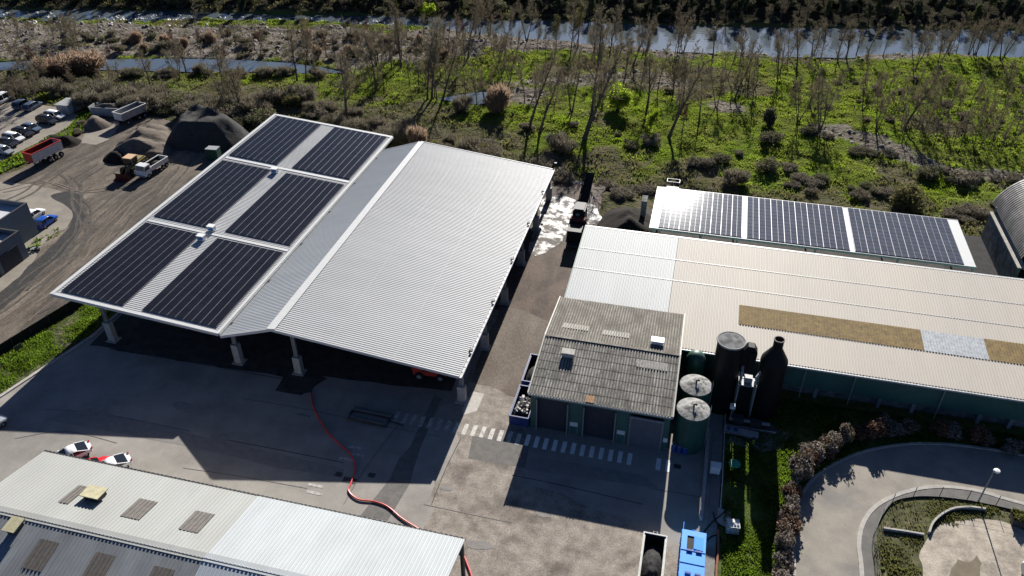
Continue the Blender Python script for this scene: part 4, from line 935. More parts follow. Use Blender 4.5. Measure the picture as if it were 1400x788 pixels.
# white tipper lorry facing the camera
a, c = at(222, 228), at(198, 243); rz = math.atan2(c.y-a.y, c.x-a.x); L = 6.4
t = thing('tipper_lorry', 'small white tipper lorry with dark load standing in front of the gravel heap', 'lorry', ((a.x+c.x)/2, (a.y+c.y)/2, .01), rz)
g = MB(); loft(g, [[(x,-1.05,.55),(x,1.05,.55),(x,1.05,z1-.1),(x,.95,z1),(x,-.95,z1),(x,-1.05,z1-.1)] for x, z1 in ((1.45,2.5),(1.6,2.55),(2.75,2.5),(3.05,1.65),(3.15,.9))]); g.build('cab', MT['carw'], t)
g = MB(); g.poly([(2.83,-.88,2.38),(3.08,-.94,1.66),(3.08,.94,1.66),(2.83,.88,2.38)][::-1]); o = g.build('windscreen', MT['glass'], t)
for s in (-1, 1):
    g = MB(); g.box((2.25, s*1.055, 1.95), (.95, .03, .6)); g.build('side_window', MT['glass'], t)
    g = MB(); g.box((3.14, s*.75, 1.0), (.08, .35, .2)); g.build('headlight', MT['lampw'], t)
    g = MB(); g.box((2.95, s*1.25, 1.9), (.1, .22, .45)); g.build('wing_mirror', MT['dark'], t)
g = MB(); g.box((3.2, 0, .68), (.12, 2.1, .25)); g.build('bumper', MT['steel'], t)
tub(t, -3.2, 1.2, 2.2, 1.05, 1.75, MT['carw'], MT['heap'], MT['trw'], flare=.03)
g = MB(); g.lathe([(1.0,1.08),(.85,1.35),(.45,1.6),(.05,1.66)], (-1.2,0,0), 12); g.build('load', MT['heap'], t)
g = MB(); g.bb(-3.1, 2.9, -.4, .4, .62, .95); g.build('chassis', MT['dark'], t)
for x in (2.25, -1.6, -2.5):
    for s in (-1, 1): wheel(t, x, s*.92, .44, .3)
# wheel loader
a = at(183, 236); t = thing('wheel_loader', 'muddy yellow wheel loader with a tan cab roof beside the white tipper lorry', 'loader', (a.x, a.y, .01), rz+.12)
g = MB(); g.bb(-3.2, -.6, -.95, .95, .9, 1.9); g.bb(-2.9, -.9, -.8, .8, 1.9, 2.15); g.bb(-.6, 1.4, -.5, .5, .8, 1.5); g.bb(-3.35, -3.2, -1.1, 1.1, .6, 1.3); g.build('body', MT['loader'], t)
g = MB(); g.bb(-.9, .6, -.75, .75, 1.91, 3.05); g.build('cab', MT['glass'], t)
g = MB(); g.bb(-1.1, .8, -.92, .92, 3.06, 3.2); g.build('cab_roof', MT['tan'], t)
g = MB()
for x in (-.92, .62):
    for s in (-1, 1): g.bb(x-.06, x+.06, s*.78-.06, s*.78+.06, 1.9, 3.06)
g.build('cab_frame', MT['loader'], t)
for s in (-1, 1):
    g = MB(); g.tube([(.9, s*.45, 1.7), (2.2, s*.45, 1.5), (3.1, s*.45, .7)], .14, 6); g.build('lift_arm', MT['loader'], t)
g = MB(); g.extrude_y([(3.0,.25),(4.1,.15),(4.15,.25),(3.3,.4),(3.15,1.0),(3.6,1.35),(3.55,1.45),(3.0,1.1)], -1.35, 1.35); g.build('bucket', MT['redin'], t)
for x in (1.15, -2.0):
    for s in (-1, 1): wheel(t, x, s*1.05, .78, .55)
# red loader in the shade under the gable hall
a = at(591, 514); t = thing('telehandler', 'red telehandler parked in the shade under the front edge of the gable hall', 'loader', (a.x, a.y, .02), .1)
g = MB(); g.bb(-2.2, 1.9, -.9, .9, .7, 1.35); g.bb(-2.3, -1.0, -.95, .95, 1.36, 1.9); g.bb(1.2, 2.0, -.85, .85, 1.36, 1.7); g.build('body', MT['redp'], t)
g = MB(); g.bb(-.9, .6, .05, .9, 1.36, 2.35); g.build('cab', MT['glass'], t)
g = MB(); g.bb(-1.0, .7, 0.0, .95, 2.36, 2.45); g.build('cab_roof', MT['redp'], t)
g = MB(); g.beam((-2.0,-.45,1.95), (3.2,-.45,1.1), .32); g.build('boom', MT['redp'], t)
for x in (1.3, -1.4):
    for s in (-1, 1): wheel(t, x, s*.95, .6, .4)
# ================================================================== skips, tanks and yard things
def skip(name, label, cat, c, L, Wd, Hh, rz, mo, mi, taper=.0, load=None, ribs=True, mr=None):
    t = thing(name, label, cat, c, rz); g = MB(); k = .09
    for s in (-1, 1):
        g.bb(-L/2, L/2, s*Wd/2-k*(s > 0), s*Wd/2+k*(s < 0), .12, Hh)
        if ribs:
            n_ = int(L/.75)
            for i in range(n_+1): x = -L/2+.06+(L-.12)*i/n_; g.bb(x-.05, x+.05, s*Wd/2, s*(Wd/2+.09), .12, Hh-.02)
    g.bb(-L/2, -L/2+k, -Wd/2+k, Wd/2-k, .12, Hh); g.bb(L/2-k, L/2, -Wd/2+k, Wd/2-k, .12, Hh); g.bb(-L/2, L/2, -Wd/2, Wd/2, .0, .119)
    g.build('body', mo, t)
    g = MB(); w_ = Wd/2+.06
    for s in (-1, 1): g.bb(-L/2-.04, L/2+.04, s*w_-.06, s*w_+.06, Hh+.003, Hh+.1)
    g.bb(-L/2-.04, -L/2+.1, -w_+.06, w_-.06, Hh+.003, Hh+.1); g.bb(L/2-.1, L/2+.04, -w_+.06, w_-.06, Hh+.003, Hh+.1); g.build('rim_rail', mr or mo, t)
    g = MB(); g.bb(-L/2+k+.01, L/2-k-.01, -Wd/2+k+.01, Wd/2-k-.01, .121, .2)
    for s in (-1, 1): g.bb(-L/2+k+.01, L/2-k-.01, s*(Wd/2-k)-.02, s*(Wd/2-k)+.0 if s > 0 else s*(Wd/2-k)+.02, .2, Hh-.03)
    for s in (-1, 1): g.bb(s*(L/2-k)-.02, s*(L/2-k)-.0, -Wd/2+k+.05, Wd/2-k-.05, .2, Hh-.03) if s > 0 else g.bb(s*(L/2-k), s*(L/2-k)+.02, -Wd/2+k+.05, Wd/2-k-.05, .2, Hh-.03)
    g.build('lining', mi, t)
    g = MB(); g.tube([(L/2+.02,-.5,Hh*.35),(L/2+.32,-.18,Hh*1.0),(L/2+.32,.18,Hh*1.0),(L/2+.02,.5,Hh*.35)], .05, 6); g.build('lifting_hook', mr or mo, t)
    return t
def mound(name, mat, parent, x0, x1, y0, y1, zb, hgt, seed, res=18, amp=.25):
    xs, ys_ = np.linspace(x0, x1, res), np.linspace(y0, y1, res); X, Y = np.meshgrid(xs, ys_)
    u, v = (X-x0)/(x1-x0)*2-1, (Y-y0)/(y1-y0)*2-1
    Z = zb + hgt*np.clip(1.0-.75*(u*u)-.75*(v*v), .02, 1)*(1+amp*fbm(X+seed*7, Y, (x1-x0)*.45, seed, 4)) + .04*np.random.default_rng(seed).normal(size=X.shape)
    i = np.arange(res*res).reshape(res, res); F = np.stack([i[:-1,:-1], i[:-1,1:], i[1:,1:], i[1:,:-1]], -1).reshape(-1, 4)
    return np_mesh(name, np.stack([X, Y, Z], -1).reshape(-1, 3), F, mat, parent, False)
# open skip of dark soil
p0, p1 = at(882,728,1.5), at(912,732,1.5); wd = (p1-p0).length; cx = (p0.x+p1.x)/2
t = skip('open_skip', 'open white-rimmed steel skip half filled with dark soil next to the blue lidded skip', 'skip', (cx-.05, 48.3, .02), 5.6, wd-.05, 1.5, PI/2, MT['skipg'], MT['skipi'], mr=MT['skipg'])
mound('soil_load', MT['heap'], t, -2.68, 2.1, -wd/2+.14, wd/2-.14, .35, 1.25, 5, 22, .3)
# bright blue lidded skip
p0, p1 = at(933,724,2.3), at(966,730,2.3); cx = (p0.x+p1.x)/2; wd = (p1-p0).length
t = thing('lidded_skip', 'bright blue container skip with a closed flat lid and open square hatch', 'skip', (cx, 48.6, .02), PI/2)
L = 6.4; g = MB(); g.bb(-L/2, L/2, -wd/2+.06, wd/2-.06, .1, 2.15)
for i in range(10):
    x = -L/2+.1+i*(L-.2)/9
    for s in (-1, 1): g.bb(x-.06, x+.06, s*(wd/2-.06), s*(wd/2+.03), .1, 2.1)
g.build('body', MT['skipb'], t)
hx0, hx1, hy0, hy1 = 1.0, 2.55, -.02, .62
g = MB(); z0, z1 = 2.151, 2.26
g.bb(-L/2, hx0, -wd/2, wd/2, z0, z1); g.bb(hx1, L/2, -wd/2, wd/2, z0, z1); g.bb(hx0, hx1, -wd/2, hy0, z0, z1); g.bb(hx0, hx1, hy1, wd/2, z0, z1)
for x in (-2.2, -.6, .85): g.bb(x-.05, x+.05, -wd/2+.02, wd/2-.02, z1, z1+.06)
g.build('lid', MT['skipb'], t)
g = MB(); g.bb(hx0, hx1, hy0, hy1, 2.152, 2.17); g.build('hatch_opening', MT['black'], t)
g = MB(); g.box((1.77, -.48, 2.33), (1.5, .9, .05), 0, Matrix.Rotation(.12, 3, 'X')); g.build('hatch_cover', MT['skipb'], t)
for x in (.78, -1.75):
    for y in (-.55, .35): g = MB(); g.bb(x-.09, x+.09, y-.28, y+.28, 2.33, 2.42); g.build('hinge', M('dark_blue_hinge', (.01,.05,.25), .5), t)
g = MB(); g.tube([(L/2+.05,-.4,.9),(L/2+.4,-.1,1.9),(L/2+.4,.1,1.9),(L/2+.05,.4,.9)], .06, 6); g.tube([(L/2-.1, wd/2-.1, 2.2), (L/2+.9, wd/2-.1, 2.25)], .04, 6); g.build('lifting_hook', MT['skipb'], t)
# two dark blue skips beside the annex
for (q, lb, ld, sd, L) in ((at(722,566,1.3), 'dark blue skip heaped with pale rubble beside the annex corner', 'rubble', 3, 5.4), (at(735,516,1.3), 'dark blue skip of dark scrap behind the rubble skip by the annex', 'heap', 4, 5.2)):
    y = 66.5 if ld == 'rubble' else 72.6
    t = skip('open_skip', lb, 'skip', (-15.1, y, .02), L, 2.2, 1.3, PI/2, MT['skipd'], MT['skipi'], mr=MT['skipd'])
    mound('scrap_load', MT['heap'], t, -L/2+.15, L/2-.6, -.95, .95, .2, .75, sd, 16, .5)
    if ld == 'rubble':
        g = MB(); r3 = random.Random(4)
        for k in range(46):
            x, yy = r3.uniform(-1.7, 1.1), r3.uniform(-.75, .75); s = r3.uniform(.12, .3); rot = Matrix.Rotation(r3.uniform(0, 3), 3, (r3.random(), r3.random(), 1))
            g.box((x, yy, .95+.35*(1-abs(yy))*r3.random()), (s*1.5, s, s*.9), 0, rot)
        g.build('rubble', MT['rubble'], t)
# tanks
def tank(label, x, y, r, z, mo, ml, cone=.35):
    t = thing('storage_tank', label, 'tank', (x, y, 0))
    g = MB(); g.lathe([(r,-.05),(r,z-.02)], n=36)
    g.build('shell', mo, t, False)
    g = MB(); g.lathe([(r+.1,z-.12),(r+.1,z),(r*.98,z+.03),(.3,z+cone),(.01,z+cone+.01)], n=36); o = g.build('lid', ml, t)
    g = MB(); g.tube([(0,0,z+cone-.05),(0,0,z+cone+.28),(.15,0,z+cone+.4),(.3,0,z+cone+.28)], .1, 8); g.build('vent_pipe', MT['dark'], o)
    g = MB()
    for s in (-.22, .22): g.beam((r+.12, s, 0), (r+.12, s, z+.8), .05)
    for k in range(int(z/.35)): g.beam((r+.12, -.22, .3+k*.35), (r+.12, .22, .3+k*.35), .035)
    g.build('ladder', MT['galv'], t)
    return t
tank('squat green tank with a stained conical lid, nearest the annex corner and blue drums', 4.15, 65.7, 1.72, 5.35, MT['greend'], MT['tank_lid'])
tank('squat green tank with a stained conical lid just behind the one by the drums', 4.2, 69.75, 1.72, 5.35, MT['greend'], MT['tank_lid'])
t = thing('tall_tank', 'tall black cylindrical tower with a flat grey mottled cap behind the squat tanks', 'tank', (7.35, 72.75, 0))
g = MB(); g.lathe([(1.5,-.05),(1.5,9.9)], n=40); g.build('shell', MT['black'], t)
g = MB(); g.lathe([(1.6,9.9),(1.6,10.05),(1.45,10.1),(.01,10.2)], n=40); g.build('cap', MT['tank_cap'], t)
g = MB(); g.lathe([(1.62,9.96),(1.66,10.06),(1.6,10.14),(1.5,10.14),(1.48,10.08)], n=40, cap=False); g.build('cap_rim', MT['conc'], t)
g = MB(); g.bb(1.4, 2.2, -.5, .4, 6.2, 9.3); g.bb(2.2, 3.0, -.6, .4, 6.4, 9.2); g.extrude_y([(1.5,9.3),(3.0,9.2),(2.6,9.9),(1.9,9.95)], -.5, .4); g.build('duct', MT['black'], t)
t = thing('bottle_tower', 'black bottle-shaped scrubber tower with a narrow open neck beside the tall capped tower', 'tank', (12.4, 73.0, 0))
g = MB(); g.lathe([(1.5,-.05),(1.5,7.9),(1.46,8.2),(.62,9.7),(.55,9.9),(.55,10.9)], n=40, cap=False); g.build('shell', MT['black'], t)
g = MB(); g.lathe([(.6,10.9),(.6,11.05),(.5,11.05),(.5,10.2),(.01,10.2)], n=30, cap=False); g.build('neck_rim', M('rusty_neck', (.07,.055,.04), .7, var=.3), t)
t = thing('duct_platform', 'steel platform with pale ducts and pump casing between the two black towers', 'platform', (10, 71.5, 0))
g = MB(); g.bb(-1.1, 1.0, -.3, 1.2, 5.0, 5.15)
for x in (-1.0, .9):
    for y in (-.2, 1.1): g.bb(x-.08, x+.08, y-.08, y+.08, 0, 5.0)
g.build('frame', MT['steel'], t)
g = MB(); g.tube([(-.9,.2,5.2),(-.9,.2,6.6),(-.9,1.2,7.2)], .16, 10); g.tube([(.75,.1,5.2),(.75,.1,6.3),(1.2,.8,6.6)], .16, 10); g.build('duct', MT['galv'], t)
g = MB(); g.bb(-.5, .4, .2, 1.0, 5.16, 5.75); g.build('pump', MT['steel'], t)
g = MB(); g.bb(-.85, .5, 0, 1.0, .05, 4.9); g.build('casing', MT['black'], t)
g = MB()
for x in (-1.1, 1.0): g.beam((x,-.3,5.15), (x,-.3,6.1), .05); g.beam((x,1.2,5.15), (x,1.2,6.1), .05); g.beam((x,-.3,6.1), (x,1.2,6.1), .05)
g.beam((-1.1,-.3,6.1), (1.0,-.3,6.1), .05); g.build('guard_rail', MT['galv'], t)
g = MB(); g.box((-1.3,-1.3,2.6), (.6,.5,.5)); g.build('control_box', MT['ibc'], t); g = MB(); g.bb(-1.35,-1.25,-1.35,-1.25,0,2.35); g.build('box_post', MT['steel'], t)
t = thing('skid_base', 'low dark pump skid with a pale front edge at the foot of the black towers', 'machine', (10.6, 70.2, 0))
g = MB(); g.bb(-2.5, 3.2, -.6, .5, .0, .25); g.bb(-1.6, -.4, -.4, .4, .26, 1.2); g.bb(.4, 1.6, -.4, .3, .26, 1.0); g.build('frame', MT['dark'], t)
g = MB(); g.bb(-2.5, 3.3, -.75, -.62, .05, .3); g.build('front_edge', MT['galv'], t)
g = MB(); g.tube([(-2,.1,.6),(2.6,.1,.6)], .22, 10); g.build('pipe', MT['steel'], t)
t = thing('pale_trough', 'pale blue-grey trough with two blue caps lying in front of the pump skid', 'trough', (10.0, 68.6, 0), -.08)
g = MB(); g.bb(-1.9, 1.9, -.45, .45, 0, .4); g.bb(-1.95, 1.95, -.5, .5, .401, .46); g.build('body', MT['galv'], t)
for x in (-1.4, -.6): g = MB(); g.lathe([(.22,.46),(.22,.6),(.02,.62)], (x,0,0), 14); g.build('cap', MT['bluedrum'], t)
t = thing('green_duct_tank', 'rounded dark green tank tucked between the annex and the long hall', 'tank', (4.0, 75.3, 0))
g = MB(); g.lathe([(1.15,-.05),(1.15,4.6),(.95,5.2),(.5,5.55),(.02,5.65)], n=28); g.build('shell', MT['greend'], t, True)
t = thing('dark_bale_cover', 'dark tarpaulin-covered unit behind the two squat tanks', 'machine', (4.6, 73.0, 0))
g = MB(); g.lathe([(1.6,-.05),(1.6,2.6),(1.3,3.0),(.4,3.1),(.02,3.1)], n=10); g.build('cover', MT['black'], t)
sheet('concrete_apron', ragged([(8.6,66.8),(12.5,66.3),(14.8,67.5),(15.6,70.0),(13.5,71.0),(8.6,70)], .3, .7, 44), .012, MT['patch2'])
# drums, IBC, boxes, rails
for k, (px, py) in enumerate(((920.5,616),(928,618),(935.5,620))):
    q = at(px, py); t = thing('drum', ('left', 'middle', 'right')[k] + ' one of the three blue drums between the annex and the green tank', 'drum', (q.x, q.y, .0), 0, 'blue drums by the annex')
    g = MB(); g.lathe([(.28,.0),(.3,.04),(.3,.3),(.315,.32),(.3,.35),(.3,.62),(.315,.65),(.3,.68),(.3,.9),(.28,.93)], n=20); o = g.build('body', MT['bluedrum'], t); g = MB(); g.lathe([(.26,.93),(.25,.96),(.02,.97)], n=18); g.build('lid', M('pale_drum_lid', (.2,.25,.34), .5), o)
q = at(1000, 726); t = thing('ibc_tank', 'white caged liquid container standing on a pallet at the edge of the lawn', 'liquid container', (q.x, q.y, 0), .1)
g = MB(); g.bb(-.58,.58,-.5,.5,.16,1.2); g.build('bottle', MT['ibc'], t, True)
g = MB()
for z in (.2,.5,.8,1.1,1.2):
    for s in (-1, 1): g.beam((-.62,s*.54,z), (.62,s*.54,z), .03); g.beam((s*.62,-.54,z), (s*.62,.54,z), .03)
for x in (-.6,-.3,0,.3,.6):
    for s in (-1, 1): g.beam((x,s*.55,.16), (x,s*.55,1.2), .03)
    g.beam((x,-.54,1.215), (x,.54,1.215), .03)
g.build('cage', MT['galv'], t)
g = MB()
for y in (-.45,0,.45): g.bb(-.6,.6,y-.07,y+.07,0,.13)
g.bb(-.6,.6,-.52,.52,.131,.155); g.build('pallet', MT['wood'], t); g = MB(); g.lathe([(.14,1.2),(.14,1.27),(.02,1.28)], n=14); g.build('cap', MT['dark'], t)
q = at(976, 650); t = thing('control_cabinet', 'small white control cabinet on a frame beside the steel railing', 'cabinet', (q.x, q.y, 0))
g = MB(); g.bb(-.5,.5,-.35,.35,.6,1.6); g.build('box', MT['ibc'], t); g = MB(); g.bb(-.56,.56,-.42,.42,1.601,1.68); g.build('top', MT['sign'], t)
g = MB()
for x in (-.42,.42):
    for y in (-.28,.28): g.bb(x-.04,x+.04,y-.04,y+.04,0,.6)
g.build('leg', MT['steel'], t)
q = at(1003, 640); t = thing('garden_table', 'round bright green table top standing in the dark lawn', 'table', (q.x, q.y, 0))
g = MB(); g.lathe([(.62,.66),(.66,.7),(.62,.74),(.02,.76)], n=24); g.build('tabletop', MT['gcover'], t); g = MB(); g.lathe([(.3,0),(.26,.05),(.05,.1),(.05,.66)], n=12); g.build('pedestal', MT['greend'], t)
strip('concrete_kerb', [at2(968,588), at2(964,650), at2(958,712)], .35, -.05, .35, MT['kerb'])
strip('concrete_channel', [at2(980,590), at2(978,650), at2(974,720), at2(968,800), at2(962,900)], .9, -.05, .05, MT['patch2'])
t = thing('steel_railing', 'thin steel railing along the concrete channel between yard and lawn', 'railing', (at(985,650).x, at(985,650).y, 0)); ORG[t.name] = (at(985,650).x, at(985,650).y, 0)
g = MB(); P = [at(990,575), at(988,620), at(986,665), at(983,705)]
for a, c in zip(P, P[1:]):
    for z in (.55, 1.05): g.beam((a.x,a.y,z), (c.x,c.y,z), .05)
g.build('rail', MT['galv'], t)
for a in P: g = MB(); g.bb(a.x-.04,a.x+.04,a.y-.04,a.y+.04,-.05,1.1); g.build('post', MT['galv'], t)
def hosething(name, label, cat, pts, r, mt, n_=6):
    P = spline(pts, n_); b = MB(); b.tube(P, r, 8); o = b.build(name, mt); tag(o, label, cat); return o
hosething('hose', 'red hose snaking from the gable hall across the yard and under the workshop roof', 'hose', [at(x, y, .12) for x, y in ((425,538),(430,560),(447,590),(465,608),(480,622),(486,640),(480,660),(477,672),(490,683),(512,686),(530,693),(548,708),(570,722),(600,740),(628,752),(640,775),(648,800))], .085, MT['hose'])
hosething('drain_pipe', 'rust brown pipe lying along the lawn edge beside the blue skip', 'pipe', [at(x, y, .12) for x, y in ((982,725),(982,750),(980,775),(979,800))], .12, MT['pipe'])
for k, P in enumerate((((962,728),(970,718),(976,712),(984,706),(992,698),(994,690)), ((975,700),(978,712),(985,718),(992,722)), ((964,742),(972,734),(980,732),(986,736),(984,744)))):
    hosething('cable', ('dark cable looping from the railing up to the white liquid container', 'short dark cable running along the foot of the white liquid container', 'dark cable curling beside the blue skip')[k], 'cable', [at(x, y, .1+.3*(k == 0)*(i in (2, 3))) for i, (x, y) in enumerate(P)], .06, MT['rubber'], 4)
q = at(985, 712); sheet('concrete_apron', [at2(978,693), at2(1000,700), at2(996,722), at2(978,716)], .03, MT['slab'])
# small covers in the yard
for px, py, lb in ((463,649,'small dark drain cover left of the red hose in the yard'),(508,650,'small dark drain cover right of the red hose in the yard'),(926,638,'dark drain cover at the end of the painted crossing')):
    q = at(px, py); b = MB(); b.bb(q.x-.38,q.x+.38,q.y-.3,q.y+.3,.0,.03); o = b.build('drain_cover', MT['dark']); tag(o, lb, 'drain cover')
q = at(478, 657); b = MB(); b.bb(q.x-.75,q.x+.75,q.y-.35,q.y+.35,.0,.03); tag(b.build('drain_cover', MT['dark']), 'wide dark drain cover crossed by the red hose', 'drain cover')
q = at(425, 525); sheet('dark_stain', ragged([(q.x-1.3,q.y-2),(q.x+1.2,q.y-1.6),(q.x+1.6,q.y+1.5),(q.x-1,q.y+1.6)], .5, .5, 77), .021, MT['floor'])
# steel rack frame lying in the shade
q = at(507, 572); t = thing('steel_rack', 'dark slatted steel rack lying flat in the shaded yard left of the crossing', 'rack', (q.x, q.y, .0), -.03)
g = MB()
for y in (-1.0,-.45,.45,1.0): g.bb(-2.6,2.3,y-.05,y+.05,.15,.4)
g.build('rail', MT['dark'], t); g = MB()
for k in range(20): g.bb(-2.5+k*.25,-2.4+k*.25,.45,1.0,.401,.46)
g.bb(-2.55,2.35,.4,.44,.401,.44); g.build('slats', MT['steel'], t); g = MB()
for k in range(20): g.bb(-2.5+k*.25,-2.4+k*.25,-1.0,-.45,.401,.46)
g.build('slats', MT['steel'], t); g = MB(); g.beam((2.3,0,.2),(4.2,-.2,.12),.1); g.bb(-2.6,-2.5,-1,1,.0,.3); g.bb(2.2,2.3,-1,1,.0,.3); g.build('frame', MT['dark'], t)
# compost screener behind the long hall, black conveyor raised
q0 = at(790, 338); sx = -15.9
t = thing('compost_screener', 'tall dark screening machine with a red-banded hopper on the wet lane behind the hall', 'machine', (sx, 106, 0)); ORG[t.name] = (sx, 106, 0)
g = MB(); g.bb(sx-1.1, sx+1.1, 103.6, 106.6, .9, 2.9); g.build('hopper', MT['black'], t)
g = MB(); g.bb(sx-1.2, sx+1.25, 106.61, 107.6, 1.0, 3.4); g.build('red_frame', MT['redin'], t)
g = MB(); g.beam((sx, 107.6, 2.2), (sx+.2, 116.5, 6.6), 1.3, .35); 
for s in (-.75, .75): g.beam((sx+s, 107.6, 2.5), (sx+.2+s, 116.5, 6.9), .1, .45)
o = g.build('conveyor', MT['black'], t)
g = MB()
for y, z in ((111, 3.6), (114, 5.2)):
    for s in (-.7, .7): g.beam((sx+s, y, 0), (sx+s, y, z), .12)
g.build('support_leg', MT['dark'], t)
g = MB(); g.bb(sx-1.0, sx+.95, 107.8, 110.4, 1.0, 4.3); g.bb(sx-.8, sx+.75, 107.9, 110.3, 4.31, 4.5); g.build('engine_housing', MT['black'], t)
g = MB(); g.bb(sx-.5, sx+.1, 107.75, 107.79, 3.1, 3.8); g.build('side_panel', MT['steel'], t)
g = MB(); g.beam((sx-1.25, 104.0, .6), (sx-1.2, 106.8, 3.1), .16); g.beam((sx+1.35, 107.6, 3), (sx+1.4, 112.5, 4.6), .12); g.build('pale_strut', MT['trim'], t)
for y in (104.2, 105.4, 109.5):
    for s in (-1, 1):
        g = MB(); g.tube([(sx+s*.75, y, .5), (sx+s*1.12, y, .5)], .5, 16); g.build('wheel', MT['rubber'], t)
g = MB(); g.bb(sx-1.0, sx+1.0, 102.6, 111, .6, .88); g.build('chassis', MT['dark'], t)
# heaps
def heap(name, label, P, hgt, mat, seed, flat=.15, crest=None, rough=.3, res=.45, group=None, lean=.0, cut=None):
    """earth heap: outline P (site xy), height falling to its edge"""
    xs = [p[0] for p in P]; ys_ = [p[1] for p in P]; x = np.arange(min(xs)-.5, max(xs)+.5, res); y = np.arange(min(ys_)-.5, max(ys_)+.5, res); X, Y = np.meshgrid(x, y)
    d = edge_dist(X, Y, P); mx = d.max(); Z = hgt*np.clip(d/mx, -.2, 1)**(1-flat*0) ; Z = np.where(d > 0, hgt*(np.clip(d/mx, 0, 1)**.9), d*.8)
    if crest: Z = Z*crest(X, Y)
    if cut: Z = np.minimum(Z, cut(X, Y))
    Y = Y - lean*np.clip(Z, 0, None)
    Z = Z + np.clip(d, 0, 1)*rough*fbm(X, Y, 3.2, seed, 4) + np.clip(d, 0, .5)*.08*np.random.default_rng(seed).normal(size=X.shape)
    i = np.arange(X.size).reshape(X.shape); F = np.stack([i[:-1,:-1], i[:-1,1:], i[1:,1:], i[1:,:-1]], -1).reshape(-1, 4)
    keep = (Z.ravel()[F] > -.3).any(1); F = F[keep]
    o = np_mesh(name, np.stack([X, Y, np.maximum(Z, -.35)], -1).reshape(-1, 3), F, mat, smooth=True); tag(o, label, 'heap', group); return o
_f0, _f1 = at(224,205), at(318,208)
def fdist(X, Y):
    ex, ey = _f1.x-_f0.x, _f1.y-_f0.y; L = math.hypot(ex, ey); return (-(X-_f0.x)*ey+(Y-_f0.y)*ex)/L + .7*fbm(X, Y, 5, 66, 3)
heap('gravel_heap', 'large dark gravel heap with a steep shaded face beside the solar hall', spline(PX([(232,222),(228,205),(240,186),(252,173),(285,168),(330,176),(345,190),(325,200),(300,214),(285,219),(262,222)]), 4, True) and [tuple(p) for p in spline(PX([(228,208),(229,190),(240,176),(258,167),(288,163),(330,174),(344,190),(325,203),(300,212),(262,210)]), 4, True)], 8.0, MT['heap'], 101, cut=lambda X, Y: np.minimum(4.4+.6*vnoise(X, Y, 3, 5), 1.6*np.maximum(fdist(X, Y), 0)))
heap('earth_heap', 'ridged grey-brown earth heap behind the white tipper lorry', [tuple(p) for p in spline(PX([(152,214),(160,200),(185,182),(212,172),(234,176),(238,190),(232,214),(205,221),(175,219)]), 4, True)], 3.2, MT['heapb'], 102, crest=lambda X, Y: .72+.38*np.abs(np.sin((X*.55-Y*.85)*.75+1.2*vnoise(X, Y, 5, 8))), rough=.45, lean=.4)
heap('soil_heap', 'small dark soil heap left of the wheel loader', [tuple(p) for p in spline(PX([(141,221),(146,212),(160,210),(176,213),(178,222),(160,226)]), 4, True)], 1.5, MT['compost'], 103)
heap('earth_heap', 'pale grey earth heap with grass on its crown below the grey wall', [tuple(p) for p in spline(PX([(108,178),(118,166),(135,161),(150,166),(152,173),(130,180)]), 4, True)], 2.0, MT['heapb'], 104)
heap('soil_heap', 'low dark heap of broken soil behind the white tipping trailer', [tuple(p) for p in spline(PX([(52,196),(70,184),(92,186),(112,192),(100,202),(75,203)]), 4, True)], 1.3, MT['compost'], 105, rough=.7)
heap('compost_heap', 'black compost heap between the solar canopy and the screening machine', [tuple(p) for p in spline(PX([(812,330),(824,296),(845,284),(872,286),(893,300),(905,335),(850,345)]), 4, True)], 3.4, MT['compost'], 106, lean=.3)
heap('compost_heap', 'black compost heap along the lane edge under the gable hall', [(-44,72),(-26,71.5),(-24.0,78),(-23.6,95),(-24.5,112),(-44,114)], 3.2, MT['compost'], 107, rough=.8)
heap('compost_heap', 'dark compost heap on the floor inside the solar hall', [(-70,76),(-56,75),(-55,112),(-72,113)], 2.6, MT['compost'], 108, rough=.6)
# long pale grey wall-sided container near the scrub
a, c = at(131,156), at(169,158); rz = math.atan2(c.y-a.y, c.x-a.x); L = (c-a).length
t = thing('earth_container', 'long pale grey steel container heaped with earth at the edge of the scrub', 'container', ((a.x+c.x)/2, (a.y+c.y)/2, .0), rz)
g = MB()
for s in (-1, 1): g.bb(-L/2, L/2, s*1.2-.08, s*1.2+.08, .2, 2.0)
for s in (-1, 1):
    k = len(g.v); g.v += [(s*L/2,-1.1,.2),(s*L/2,1.1,.2),(s*(L/2+.5),1.1,2.0),(s*(L/2+.5),-1.1,2.0),(s*(L/2-.12),-1.1,.2),(s*(L/2-.12),1.1,.2),(s*(L/2+.38),1.1,2.0),(s*(L/2+.38),-1.1,2.0)]
    for f in ((0,1,2,3),(7,6,5,4),(0,4,5,1),(1,5,6,2),(2,6,7,3),(3,7,4,0)): g.face([k+i for i in f])
g.bb(-L/2, L/2, -1.1, 1.1, .05, .2); g.build('shell', MT['trg'], t)
mound('earth_load', MT['heapb'], t, -L/2+.1, L/2-.1, -1.08, 1.08, 1.2, 1.1, 9)
q = at(297, 217); t = thing('waste_box', 'dark green waste box with a pale lid edge between gravel heap and solar hall', 'waste box', (q.x-.5, q.y, 0), PI/2*0+.1)
g = MB(); g.bb(-1.1,1.1,-.8,.8,.1,2.1); 
for x in (-1,-.35,.35,1): g.bb(x-.05,x+.05,-.86,-.8,.1,2.05)
g.build('body', MT['gbox'], t); g = MB(); g.bb(-1.15,1.15,-.85,-.3,2.101,2.22); g.bb(-1.12,1.12,-.29,.83,2.101,2.18); g.build('lid', MT['galv'], t)
q = at(77, 140); q = at(91,154); t = thing('concrete_hut', 'pale weathered concrete hut at the corner of the car park', 'hut', (q.x, q.y+1, 0), h2)
